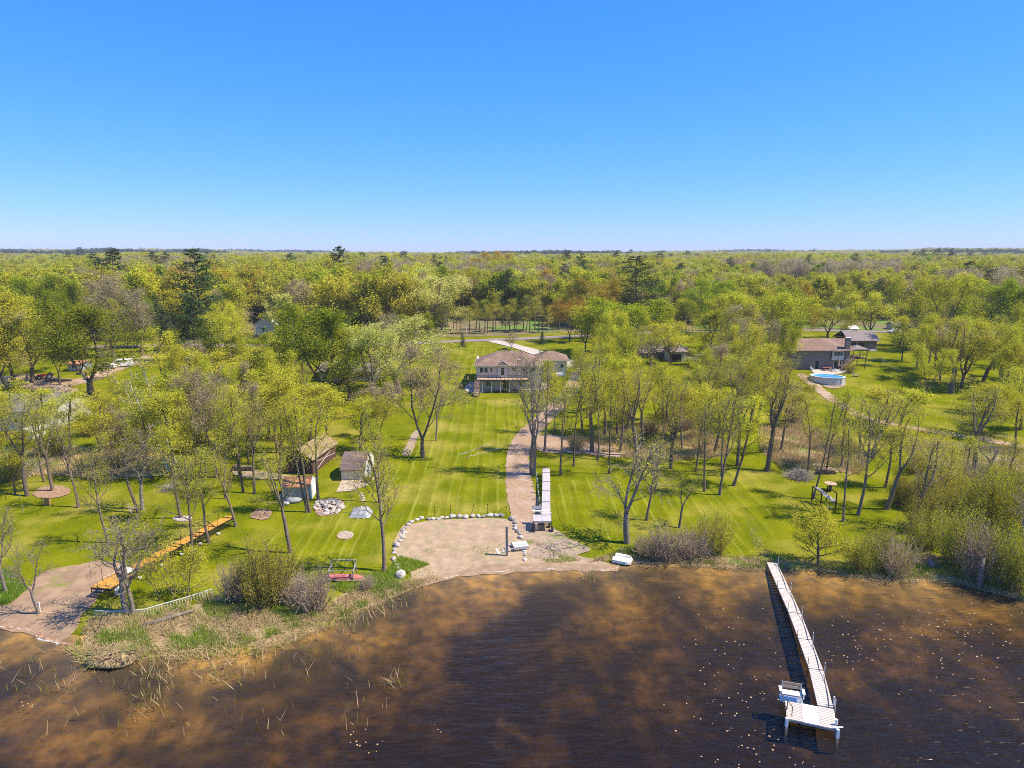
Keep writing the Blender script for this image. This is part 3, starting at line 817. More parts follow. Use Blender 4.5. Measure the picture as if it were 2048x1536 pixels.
drape('marsh', W((1820, 880), (2060, 900), (2300, 960), (2060, 1010), (1900, 980), (1830, 930)), .06, M['straw'], 2, jit=.4, rounds=1, seed=20)
drape('marsh', W((60, 890), (330, 900), (350, 950), (250, 960), (130, 950), (-20, 950), (-60, 900)), .06, mat('dry_patch', (.2, .22, .03), .95, (.36, .28, .14), .6, coords='World'), 2, jit=.4, rounds=1, seed=21)
drape('shore_bank', W((150, 1300), (215, 1225), (320, 1240), (430, 1190), (470, 1215), (620, 1235), (720, 1170), (800, 1180), (870, 1158), (790, 1192), (690, 1237), (600, 1264), (480, 1300), (380, 1304), (260, 1322), (200, 1322)),
      .07, M['straw'], 1.2, jit=.25, rounds=1, seed=22)
drape('shore_bank', W((1215, 1128), (1260, 1095), (1400, 1108), (1530, 1125), (1700, 1130), (1850, 1120), (2048, 1150), (2200, 1190), (2200, 1240), (2048, 1196), (1930, 1168), (1850, 1160), (1760, 1162), (1640, 1139), (1530, 1139), (1400, 1131), (1290, 1126)),
      .07, M['straw'], 1.2, jit=.25, rounds=1, seed=23)
drape('wood_chips', W((62, 990), (85, 972), (130, 972), (146, 985), (120, 996), (80, 1000)), .09, M['mulch'], 1, jit=.15, seed=24)
drape('dirt_patch', W((496, 1036), (508, 1020), (540, 1018), (545, 1032), (530, 1042)), .09, M['mulch'], 1, jit=.15, seed=25)
drape('dirt_patch', W((540, 946), (470, 930), (455, 950), (520, 962), (600, 955)), .085, M['dirt'], 1, jit=.3, seed=26)
drape('footpath', W((813, 892), (826, 862), (838, 862), (834, 880), (822, 912), (800, 912)), .09, M['dirt'], 1, jit=.15, seed=27)

drape('wet_sand', W((800, 1186), (870, 1156), (950, 1136), (1024, 1129), (1110, 1126), (1190, 1130), (1236, 1130), (1232, 1146), (1130, 1144), (1024, 1147), (940, 1154), (870, 1164), (806, 1192)), .085, mat('wet_sand', (.35, .235, .135), .7, (.26, .17, .095), 1.2, coords='World'), 1.2, jit=.32, rounds=1, seed=28)
drape('wet_sand', W((-60, 1226), (0, 1243), (60, 1257), (112, 1279), (150, 1290), (128, 1296), (60, 1272), (0, 1256), (-60, 1240)), .085, M['mulch'], 1.2, jit=.2, rounds=1, seed=29)
# thin line of foam where the ripples break on the beaches
def foam(pts, seed):
    r = random.Random(seed); P = [at_z(a, b, 0) for a, b in pts]; m = MB()
    D = []
    for i in range(len(P) - 1):
        n = max(2, int(math.dist(P[i], P[i + 1]) / .22))
        for k in range(n):
            t = k / n; x = P[i][0] + (P[i + 1][0] - P[i][0]) * t
            D.append((x, shore_y(x)))
    for x, y in D:
        k = r.uniform(.5, 1.2)
        if r.random() < .1: continue
        m.rock((x + r.uniform(-.05, .05), float(y) + r.uniform(-.06, .04) - .12, .05), .11 * k, r, (1.3, .8, .3), 6, 4)
    tag(m.build('foam', mat('foam', (.55, .50, .45), .6)), 'thin white line of foam along the sandy water edge', 'foam', kind='stuff')
foam([(858, 1160), (960, 1143), (1024, 1138), (1150, 1136)], 1)
foam([(1180, 1138), (1238, 1136)], 4)
foam([(-30, 1240), (60, 1262), (125, 1290)], 2)

# ------------------------------------------------------------------ air
hz = bpy.data.materials.new('haze_air'); hz.use_nodes = True; t = hz.node_tree; t.nodes.remove(t.nodes['Principled BSDF'])
pv = t.nodes.new('ShaderNodeVolumePrincipled'); pv.inputs['Color'].default_value = (.86, .92, 1, 1); pv.inputs['Density'].default_value = .00012
t.links.new(pv.outputs[0], t.nodes['Material Output'].inputs['Volume'])
MB().box(-6600, 6600, -1000, 8000, -11, 62).build('haze', hz)
tag(bpy.data.objects['haze'], kind='stuff')
# ------------------------------------------------------------------ buildings
M['cream'] = mat('cream_siding', (.66, .56, .42), .8, vec_scale=(.01, .01, 5), col2=(.60, .51, .38), scale=1.2, coords='Object')
M['roof_brown'] = mat('brown_shingles', (.25, .16, .115), .9, (.18, .11, .08), 3, detail=8, bump=.3, bscale=6, coords='World', col3=(.30, .195, .14), scale3=.5)
M['roof_grey'] = mat('grey_brown_shingles', (.27, .215, .2), .9, (.2, .16, .145), 2, detail=8, coords='World')
M['roof_dark'] = mat('dark_grey_shingles', (.17, .15, .135), .9, (.12, .11, .10), 2, detail=8, coords='World')
M['roof_rust'] = mat('rusty_orange_roofing', (.50, .22, .10), .85, (.38, .16, .08), 2, coords='World')
M['roof_tan'] = mat('weathered_tan_shingles', (.33, .24, .15), .9, (.25, .175, .105), 1.5, detail=7, coords='World')
M['trim'] = mat('cream_trim', (.66, .58, .50), .6)
M['white'] = mat('white_paint', (.8, .79, .76), .5)
M['offwhite'] = mat('worn_white_paint', (.72, .70, .64), .6, (.6, .58, .52), 3)
M['glass'] = mat('window_glass', (.03, .045, .045), .08, spec=.6)
M['black'] = mat('black_metal', (.02, .02, .022), .5)
M['darkwood'] = mat('dark_brown_wood', (.10, .06, .045), .8, (.15, .09, .06), 4)
M['deck'] = mat('tan_deck_boards', (.50, .36, .24), .8, (.42, .29, .19), 3)
M['brownwall'] = mat('brown_siding', (.19, .145, .12), .85, (.155, .12, .10), 1.2, vec_scale=(.05, .05, 4))
M['taupe'] = mat('taupe_siding', (.24, .20, .175), .85, (.20, .165, .145), 1.2, vec_scale=(.05, .05, 4))
M['stone'] = mat('pale_granite', (.47, .42, .36), .9, (.29, .25, .21), 2.5, detail=7, rand=.38, bump=.3, bscale=6, col3=(.55, .50, .46), scale3=1.2)
M['metal'] = mat('galvanised_metal', (.55, .56, .57), .4, metallic=.7)
M['shade'] = mat('dark_interior', (.03, .028, .026), .9)
M['blue'] = mat('pool_water', (.04, .30, .62), .05, (.14, .48, .78), 1.2, spec=.6)

def window(parent, x, y, z, w_, h_, side='-y', bars=0, m='white', fr=.09):
    m_ = MB(); o = .06
    if side in ('-y', '+y'):
        s = -1 if side == '-y' else 1
        a, b = (y + s * o, y + s * .002); a, b = min(a, b), max(a, b)
        m_.box(x, x + fr, a, b, z, z + h_).box(x + w_ - fr, x + w_, a, b, z, z + h_).box(x + fr, x + w_ - fr, a, b, z, z + fr).box(x + fr, x + w_ - fr, a, b, z + h_ - fr, z + h_)
        for k in range(bars):
            c = x + w_ * (k + 1) / (bars + 1); m_.box(c - .035, c + .035, a, b, z + fr, z + h_ - fr)
        wo = m_.build('window', M[m], parent)
        ya, yb = sorted((y + s * .035, y + s * .004)); MB().box(x + fr, x + w_ - fr, ya, yb, z + fr, z + h_ - fr).build('pane', M['glass'], wo)
    else:
        s = -1 if side == '-x' else 1
        a, b = sorted((x + s * o, x + s * .002))
        m_.box(a, b, y, y + fr, z, z + h_).box(a, b, y + w_ - fr, y + w_, z, z + h_).box(a, b, y + fr, y + w_ - fr, z, z + fr).box(a, b, y + fr, y + w_ - fr, z + h_ - fr, z + h_)
        wo = m_.build('window', M[m], parent)
        xa, xb = sorted((x + s * .035, x + s * .004)); MB().box(xa, xb, y + fr, y + w_ - fr, z + fr, z + h_ - fr).build('pane', M['glass'], wo)
    return wo

def hip(x0, x1, y0, y1, z0, zr, inset, th=.18):
    ym = (y0 + y1) / 2
    top = [(x0, y0, z0), (x1, y0, z0), (x1, y1, z0), (x0, y1, z0), (x0 + inset, ym, zr), (x1 - inset, ym, zr)]
    bot = [(x0, y0, z0 - th), (x1, y0, z0 - th), (x1, y1, z0 - th), (x0, y1, z0 - th)]
    return MB().add(top + bot, [(0, 1, 5, 4), (1, 2, 5), (2, 3, 4, 5), (3, 0, 4), (0, 6, 7, 1), (1, 7, 8, 2), (2, 8, 9, 3), (3, 9, 6, 0), (9, 8, 7, 6)])

def gable_x(x0, x1, y0, y1, z0, zr, th=.16):
    """roof with its ridge along x"""
    ym = (y0 + y1) / 2; m = MB()
    m.prism([(y0, z0), (ym, zr), (y1, z0), (y1, z0 - th), (ym, zr - th), (y0, z0 - th)], 'x', x0, x1); return m

def gable_y(x0, x1, y0, y1, z0, zr, th=.16):
    xm = (x0 + x1) / 2; m = MB()
    m.prism([(x0, z0), (xm, zr), (x1, z0), (x1, z0 - th), (xm, zr - th), (x0, z0 - th)], 'y', y0, y1); return m

def house_main():
    p = at(953, 779.5); gz = p.z - .05; Y0 = p.y; d = proj(p.x, p.y, p.z)[2]
    wd = (1083 - 953) / F * d
    t = thing('tan_house', 'tan two-storey house with brown hipped roof and deck facing the lawn', 'house', (p.x, p.y, gz))
    k = wd / 15.0; eh = top_h(Y0 - .5, gz, 731.0)
    fl = eh - 2.75                                        # upper floor level
    D = 9.5
    MB().box(0, wd, 0, D, -.6, eh - .1).build('wall', M['cream'], t)
    zr = top_h(Y0 + D / 2, gz, 702.2)
    rf = hip(-.45, wd + .45, -.6, D + .6, eh, zr, D / 2 + .4).build('roof', M['roof_brown'], t)
    MB().box(-.47, wd + .47, -.64, -.6, eh - .2, eh + .02).box(-.49, -.45, -.64, D + .6, eh - .2, eh + .02).box(wd + .45, wd + .49, -.64, D + .6, eh - .2, eh + .02).build('fascia', M['trim'], rf)
    for sx_ in (5.5, 6.9, 8.2, 9.5): MB().box(sx_ * k - .14, sx_ * k + .14, D / 2 + .5, D / 2 + .8, zr - .35, zr + .12).build('roof_vent', M['trim'], rf)
    MB().box(9.5 * k, 10.3 * k, 1.1, 1.7, eh + .75, eh + 1.1).build('roof_hatch', M['trim'], rf)
    # bay with its own small roof
    bx0, bx1 = 5.0 * k, 7.0 * k
    MB().box(bx0, bx1, -.35, 0, fl, eh - .12).build('bay_wall', M['trim'], t)
    bm = MB(); x0, x1, xm = 4.3 * k, 7.7 * k, 6.0 * k
    bm.add([(x0, -.85, eh + .02), (x1, -.85, eh + .02), (xm, -.5, eh + 1.05), (xm, 2.0, eh + 1.12), (x0, -.85, eh - .18), (x1, -.85, eh - .18), (x0 + .2, 1.0, eh), (x1 - .2, 1.0, eh)],
           [(0, 1, 2), (0, 2, 3, 6), (1, 7, 3, 2), (0, 4, 5, 1), (0, 6, 4), (1, 5, 7)])
    br = bm.build('bay_roof', M['roof_brown'], t)
    MB().bar((x0, -.88, eh), (xm, -.53, eh + 1.08), .14).bar((x1, -.88, eh), (xm, -.53, eh + 1.08), .14).bar((x0, -.88, eh - .05), (x1, -.88, eh - .05), .14).build('fascia', M['trim'], br)
    for wx, ww, wz, wh in ((.7, .95, 1.0, 1.25), (1.75, .95, 1.0, 1.25), (3.15, .65, 1.2, 1.1), (8.1, 1.1, 1.35, .95), (10.6, 1.0, 1.2, 1.1), (12.4, 1.1, 1.2, 1.1)):
        window(t, wx * k, 0, fl + wz * .92, ww * k, wh)
    window(t, 4.55 * k, 0, fl + .9, .3 * k, 1.4); window(t, 7.15 * k, 0, fl + .9, .3 * k, 1.4)
    window(t, 5.55 * k, -.35, fl + .45, 1.0 * k, 1.85)
    # lower level
    window(t, 2.1 * k, 0, .8, 1.3 * k, 1.4, bars=1); window(t, 6.0 * k, 0, .1, 1.9 * k, 2.0, bars=1); window(t, 9.4 * k, 0, .8, 1.3 * k, 1.3)
    MB().box(4.3 * k, 5.1 * k, -.05, -.003, .05, 2.05).build('door', M['offwhite'], t)
    # deck
    dx0, dx1, dd = .3 * k, 11.8 * k, 2.9
    dk = MB().box(dx0, dx1, -dd, -.003, fl - .22, fl - .12).build('deck', M['deck'], t)
    MB().box(dx0, dx1, -dd - .05, -dd - .003, fl - .5, fl - .12).build('deck_fascia', M['darkwood'], dk)
    for i in range(14):
        x = dx0 + (dx1 - dx0) * i / 13
        MB().box(x - .03, x + .03, -dd - .12, -dd - .055, fl - .2, fl + .85).build('railing_post', M['black'], dk)
    rl = MB()
    for z in (.84, .55, .3, .05): rl.bar((dx0, -dd - .09, fl + z), (dx1, -dd - .09, fl + z), .035 if z < .8 else .06)
    rl.bar((dx0 - .02, -dd, fl + .84), (dx0 - .02, -1.2, fl + .84), .05)
    rl.build('railing', M['black'], dk)
    for x in (1.5, 3.6, 5.6, 7.6, 9.6, 11.6): MB().box(x * k - .09, x * k + .09, -dd + .02, -dd + .2, 0, fl - .5).build('deck_post', M['offwhite'], t)
    # stairs: two straight flights
    st = MB().box(-.15 * k, .9 * k, -dd - 2.3, -dd - 1.5, fl * .44 - .12, fl * .44).build('stairs', M['darkwood'], t)
    for i in range(9):
        z = fl - .2 - (fl * .56 - .2) * (i + 1) / 10; MB().box(-.15 * k, .9 * k, -dd - .06 - i * .17 - .02, -dd - .06 - i * .17 + .2, z - .05, z).build('step', M['deck'], st)
    for i in range(8):
        z = fl * .44 * (1 - (i + 1) / 9); MB().box(-.15 * k, .9 * k, -dd - 2.6 - i * .22, -dd - 2.6 - i * .22 + .25, z - .05, z).build('step', M['deck'], st)
    h = MB()
    for x in (-.18 * k, .93 * k):
        h.bar((x, -dd - .1, fl + .8), (x, -dd - 1.5, fl * .44 + .9), .07).bar((x, -dd - 2.3, fl * .44 + .9), (x, -dd - 4.3, .9), .07)
        h.bar((x, -dd - .1, fl - .25), (x, -dd - 1.5, fl * .44 - .1), .08, .25).bar((x, -dd - 2.3, fl * .44 - .1), (x, -dd - 4.3, .0), .08, .25)
        for yy, zz in ((-dd - 1.5, fl * .44), (-dd - 2.3, fl * .44), (-dd - 4.3, 0)): h.bar((x, yy, 0), (x, yy, zz + .95), .1)
    h.build('stair_railing', M['darkwood'], st)
    MB().cyl((.2, 3.5, eh + .8), (.2, 3.5, eh + 1.2), .03).cyl((.2, 3.4, eh + 1.25), (.25, 3.3, eh + 1.28), .33, .3, 10).build('satellite_dish', M['white'], rf)
    # garage wing behind to the right
    q = at(1087, 744); g = thing('garage', 'tan garage wing with brown hipped roof behind the lakeside house', 'garage', (q.x, q.y, q.z))
    gw = (1134 - 1087) / F * proj(*q)[2]; ge = top_h(q.y - .4, q.z, 720.3)
    MB().box(0, gw, 0, 8, -.5, ge - .1).build('wall', M['cream'], g)
    gz2 = top_h(q.y + 4, q.z, 702)
    r2 = hip(-2.6, gw + .5, -.5, 8.5, ge, gz2, 3.6).build('roof', M['roof_brown'], g)
    MB().box(-2.0, gw + .5, -.54, -.5, ge - .2, ge + .02).build('fascia', M['trim'], r2)
    MB().box(gw - 1.6, gw - 1.0, -.05, -.003, 1.1, 1.9).build('window', M['glass'], g)
    # curved stone patio
    drape('patio', W((927, 778), (940, 764), (950, 766), (1060, 776), (1090, 765), (1100, 776), (1085, 781), (1010, 781), (985, 783), (955, 788), (935, 785)), .13, M['concrete'], 1.5, jit=.05, rounds=1, seed=31)
    rr = random.Random(4)
    for i in range(26):
        c = at(rr.uniform(934, 950), rr.uniform(768, 782)); m = MB().rock((0, 0, .1), rr.uniform(.15, .3), rr)
        tag(m.build('garden_stone', M['stone'], None, True, loc=c), 'rounded stone in the bed beside the tan house stairs', 'stone', 'stones in the bed by the house stairs')
    for px, py in ((978, 776), (1008, 777)):
        c = at(px, py); m = MB().box(-.28, .28, -.25, .25, .4, .46).box(-.28, .28, .2, .25, .46, 1.0)
        for a in (-.25, .22):
            for b_ in (-.22, .2): m.box(a, a + .04, b_, b_ + .04, 0, .4)
        tag(m.build('patio_chair', M['white' if px == 1008 else 'metal'], loc=c + Vector((0, 0, .1))), 'white chair on the patio under the tan house deck' if px == 1008 else 'grey chair on the patio under the deck by the window', 'chair')

house_main()

def propane():
    p = at(1122, 757); t = thing('propane_tank', 'white horizontal propane tank behind the tan house', 'tank', p)
    L_ = 42 / F * proj(*p)[2] / 2 * .85; m = MB()
    prof = [(-L_ / 1, .05), (-L_ * .95, .3), (-L_ * .85, .46), (-L_ * .7, .52), (L_ * .7, .52), (L_ * .85, .46), (L_ * .95, .3), (L_, .05)]
    for a, b in zip(prof, prof[1:]): m.cyl((a[0] * .55, 0, .95), (b[0] * .55, 0, .95), a[1], b[1], 12)
    m.build('tank', M['white'], t, True)
    for x in (-.9, .9): MB().box(x - .12, x + .12, -.3, .3, 0, .55).build('leg', M['metal'], t)
    MB().cyl((0, 0, 1.4), (0, 0, 1.6), .16, n=8).build('valve_cover', M['white'], t)
propane()

def gambrel():
    a, b = at(683, 961), at(731, 961); w_ = b.x - a.x; d = proj(*a)[2]
    t = thing('gambrel_shed', 'tan gambrel shed with brown barn roof and white gable doorway', 'shed', a)
    eh = top_h(a.y, a.z, 937.0); D = 6.2
    # gable faces +x, roof ridge along x
    kz = top_h(a.y + D * .22, a.z, 917.5); rz_ = top_h(a.y + D / 2, a.z, 903)
    MB().box(0, w_ - .06, 0, D, -.3, eh).build('wall', M['cream'], t)
    prof = [(0, 0), (D, 0), (D, eh), (D * .8, kz - .05), (D / 2, rz_ - .08), (D * .2, kz - .05), (0, eh)]
    gm = MB(); pts = prof
    gm.prism([(y, z) for y, z in pts], 'x', w_ - .055, w_ + .06); g = gm.build('gable_wall', M['white'], t)
    MB().box(w_ + .065, w_ + .09, 1.9, 4.3, .05, 2.4).build('doorway', M['shade'], t)
    MB().add([(w_ + .09, 1.25, .05), (w_ + .75, .65, .05), (w_ + .75, .65, 2.25), (w_ + .09, 1.25, 2.25)], [(0, 1, 2, 3)]).build('door', M['white'], t)
    m = MB(); o = .28
    m.prism([(-o, eh - .18), (D * .2, kz + .05), (D / 2, rz_ + .02), (D * .8, kz + .05), (D + o, eh - .18), (D + o, eh - .30), (D * .8, kz - .05), (D / 2, rz_ - .09), (D * .2, kz - .05), (-o, eh - .30)], 'x', -.15, w_ + .1)
    m.build('roof', mat('shed_shingles', (.19, .13, .115), .9, (.13, .09, .08), 2, vec_scale=(.5, 1, 3), col3=(.26, .16, .12), scale3=.8), t)
    for i in range(4):
        c = at(722 + i * 1.6, 987.5 + i * 4.4)
        tag(MB().rock((0, 0, 0), .33, random.Random(i), (1.1, .8, .18)).build('stepping_stone', M['concrete'], None, loc=c + Vector((0, 0, .04))), ('nearest', 'second', 'third', 'farthest')[i] + ' stepping stone counted from the tan gambrel shed', 'stone', 'stepping stones')
gambrel()

def brown_shed():
    a = at(586, 938); b = at(626, 949)     # front gable, left and right corners
    c = at(672, 912)                       # far right corner
    dx, dy = c.x - b.x, c.y - b.y; Ln = math.hypot(dx, dy); rz = math.atan2(dy, dx) - math.pi / 2
    wdt = math.hypot(b.x - a.x, b.y - a.y) * .93
    t = thing('brown_shed', 'long dark brown shed with tan gable roof beside the gambrel shed', 'shed', b, rz)
    eh = 2.5; rz_ = 3.9
    MB().prism([(-wdt, -.3), (0, -.3), (0, eh), (-wdt / 2, rz_ - .12), (-wdt, eh)], 'y', 0, Ln).build('wall', mat('maroon_siding', (.13, .065, .05), .85, (.10, .05, .04), 2), t)
    gable_y(-wdt - .35, .35, -.5, Ln + .3, eh - .1, rz_ + .08).build('roof', M['roof_tan'], t)
    MB().box(-wdt * .75, -wdt * .25, -.03, -.004, .1, 2.1).build('doorway', M['shade'], t)
    MB().bar((.02, 1.5, .4), (.06, Ln - .5, 2.3), .05).bar((.02, 1.5, 1.6), (.06, Ln - .5, .9), .05).build('cable', M['offwhite'], t)
brown_shed()

def rust_shed():
    a = at(566, 1000); b = at(616, 1007); w_ = (b.x - a.x)
    t = thing('rust_roof_shed', 'small white shed with orange rusty roof by the stone pile', 'shed', a, R(4))
    MB().box(0, w_, 0, 3.0, -.2, 1.9).build('wall', mat('grey_green_wall', (.32, .32, .26), .8), t)
    MB().prism([(-.02, -.2), (3.02, -.2), (3.02, 1.9), (1.5, 2.75), (-.02, 1.9)], 'x', w_ + .003, w_ + .12).build('gable_wall', M['white'], t)
    MB().prism([(-.2, 1.85), (1.5, 2.85), (3.2, 1.85), (3.2, 1.75), (1.5, 2.72), (-.2, 1.75)], 'x', -.1, w_ + .02).build('roof', M['roof_rust'], t)
    q = at(556, 1000); l = MB()
    for z in (.0, .35): l.bar((q.x - .2 + z, q.y, q.z + .1), (q.x + 1.5 + z, q.y + .6, q.z + 1.7), .06)
    for k in range(5): l.bar((q.x + .1 + .33 * k, q.y + .12 * k, q.z + .35 + .3 * k), (q.x + .45 + .33 * k, q.y + .12 * k, q.z + .35 + .3 * k), .05)
    tag(l.build('ladder', M['white']), 'white ladder leaning at the small orange-roofed shed', 'ladder')
    for i, (px, py, w2) in enumerate(((586, 1000, 1.9), (572, 1006, .9))):
        c = at(px, py + 4); tag(MB().rock((0, 0, .25), w2 * .5, random.Random(i + 40), (1.2, .7, .5)).build('covered_bundle', mat('tarp_grey%d' % i, ((.30, .30, .30), (.5, .48, .44))[i], .6), None, True, loc=c),
                                ('grey tarp bundle in front of the small orange-roofed shed', 'small pale bundle left of the grey tarp bundle')[i], 'bundle')
rust_shed()

def brown_house():
    p = at(1640, 739); t = thing('brown_house', 'brown two-level house with stone chimney beside the oval pool', 'house', p)
    d = proj(*p)[2]; s = d / F; w0, w1 = -60 * s, (1697 - 1640) * s
    eh = top_h(p.y - .6, p.z, 701); D = 9; zr = top_h(p.y + D / 2, p.z, 676.3)
    MB().box(w0, w1, 0, D, -.4, eh - .1).build('wall', M['taupe'], t)
    MB().prism([(-.01, eh - .15), (D + .01, eh - .15), (D / 2, zr - .15)], 'x', w1 - .2, w1 + .01).build('gable_wall', M['taupe'], t)
    gable_x(w0 - .5, w1 + .7, -.8, D + .8, eh, zr).build('roof', M['roof_brown'], t)
    x0, x1 = (1660.5 - 1640) * s, (1683 - 1640) * s; zb, zt = top_h(p.y - .5, p.z, 720), eh - .15
    MB().box(x0, x1, -.55, -.003, zb, zt).build('bay_wall', M['trim'], t)
    window(t, x0 + .25, -.55, zb + 1.0, x1 - x0 - .5, zt - zb - 1.05, bars=2)
    MB().box(x0 - .25, x0 - .02, -.06, -.003, zb, zt).build('shutter', M['shade'], t); MB().box(x1 + .02, x1 + .25, -.06, -.003, zb, zt).build('shutter', M['shade'], t)
    cx = (1691 - 1640) * s; ch = MB().box(cx - .55, cx + .55, -.3, .6, eh - 1, top_h(p.y, p.z, 676)).build('chimney', mat('chimney_stone', (.3, .26, .23), .9, (.16, .14, .13), 5, detail=6), t)
    MB().box(cx - .62, cx + .62, -.37, .67, top_h(p.y, p.z, 676), top_h(p.y, p.z, 675)).build('cap', M['offwhite'], ch)
    MB().box((1630 - 1640) * s, (1636 - 1640) * s, -.06, -.003, .1, 2.1).build('door', M['shade'], t)
    window(t, (1666 - 1640) * s, 0, .1, 2.0, 2.1)
    # deck and stairs at the right end
    dz = top_h(p.y - 1, p.z, 718); dx0, dx1 = (1698 - 1640) * s, (1731 - 1640) * s
    dk = MB().box(dx0, dx1, .2, 4.5, dz - .15, dz).build('deck', M['darkwood'], t)
    for x in (dx0 + .1, dx1 - .15):
        for y in (.25, 4.3): MB().box(x, x + .15, y, y + .15, -.2, dz - .15).build('deck_post', M['darkwood'], t)
    rl = MB()
    for i in range(12): x = dx0 + (dx1 - dx0) * i / 11; rl.box(x - .03, x + .03, .12, .18, dz, dz + .95)
    rl.bar((dx0, .15, dz + .95), (dx1, .15, dz + .95), .08); rl.bar((dx1, .15, dz + .95), (dx1, 4.4, dz + .95), .08)
    rl.build('railing', M['darkwood'], dk)
    st = MB(); A = Vector((dx0 + .9, -.2, dz)); B = Vector(((1677 - 1640) * s, -1.2, .1))
    st = MB().bar(A + Vector((0, -.5, -.15)), B + Vector((0, -.5, -.1)), .08, .28).bar(A + Vector((0, .5, -.15)), B + Vector((0, .5, -.1)), .08, .28).build('stairs', M['darkwood'], t)
    for i in range(13):
        q = A.lerp(B, (i + .5) / 13); MB().box(q.x - .16, q.x + .16, q.y - .5, q.y + .5, q.z - .05, q.z).build('step', M['deck'], st)
    h = MB().bar(A + Vector((0, -.55, .9)), B + Vector((0, -.55, .95)), .09).bar(A + Vector((0, .55, .9)), B + Vector((0, .55, .95)), .09)
    for i in range(7):
        q = A.lerp(B, i / 6); h.bar(q + Vector((0, -.55, -.2)), q + Vector((0, -.55, .9)), .06)
    h.build('stair_railing', M['deck'], st)
    g = thing('gazebo', 'square gazebo with dark roof on the deck of the brown house', 'gazebo', (p.x + (1719 - 1640) * s, p.y + 2.2, p.z + dz))
    hw = 1.75
    for x in (-hw, hw):
        for y in (-hw, hw): MB().box(x - .07, x + .07, y - .07, y + .07, 0, 2.2).build('post', M['darkwood'], g)
    hip(-hw - .35, hw + .35, -hw - .35, hw + .35, 2.25, 3.1, hw + .3, .1).build('roof', M['roof_grey'], g)
    # garage behind
    q = at(1696, 701); gg = thing('garage', 'long low garage with grey-brown gable roof right of the brown house', 'garage', q)
    s2 = proj(*q)[2] / F; gw = (1752 - 1696) * s2; ge = top_h(q.y - .5, q.z, 681.0); gd = 9
    gr_ = top_h(q.y + gd / 2, q.z, 660.5)
    MB().box(0, gw, 0, gd, -.3, ge - .1).build('wall', M['brownwall'], gg)
    MB().prism([(0, ge - .15), (gd, ge - .15), (gd / 2, gr_ - .15)], 'x', gw - .2, gw).build('gable_wall', M['brownwall'], gg)
    gable_x(-.4, gw + .7, -.8, gd + .8, ge, gr_).build('roof', M['roof_grey'], gg)
    MB().box(1.0, gw * .55, -.04, -.003, .05, 2.2).build('doorway', M['shade'], gg)
    MB().box(gw * .27, gw * .27 + .15, -.3, -.15, 0, ge - .12).build('post', M['offwhite'], gg)
    MB().box(gw * .72, gw * .95, -1.2, -.5, 0, .35).build('ledge', M['white'], gg)
    drape('patio', W((1622, 742), (1634, 736), (1672, 737), (1690, 741), (1700, 746), (1660, 750), (1630, 748)), .13, M['concrete'], 1, jit=.05, rounds=0, seed=33)
brown_house()

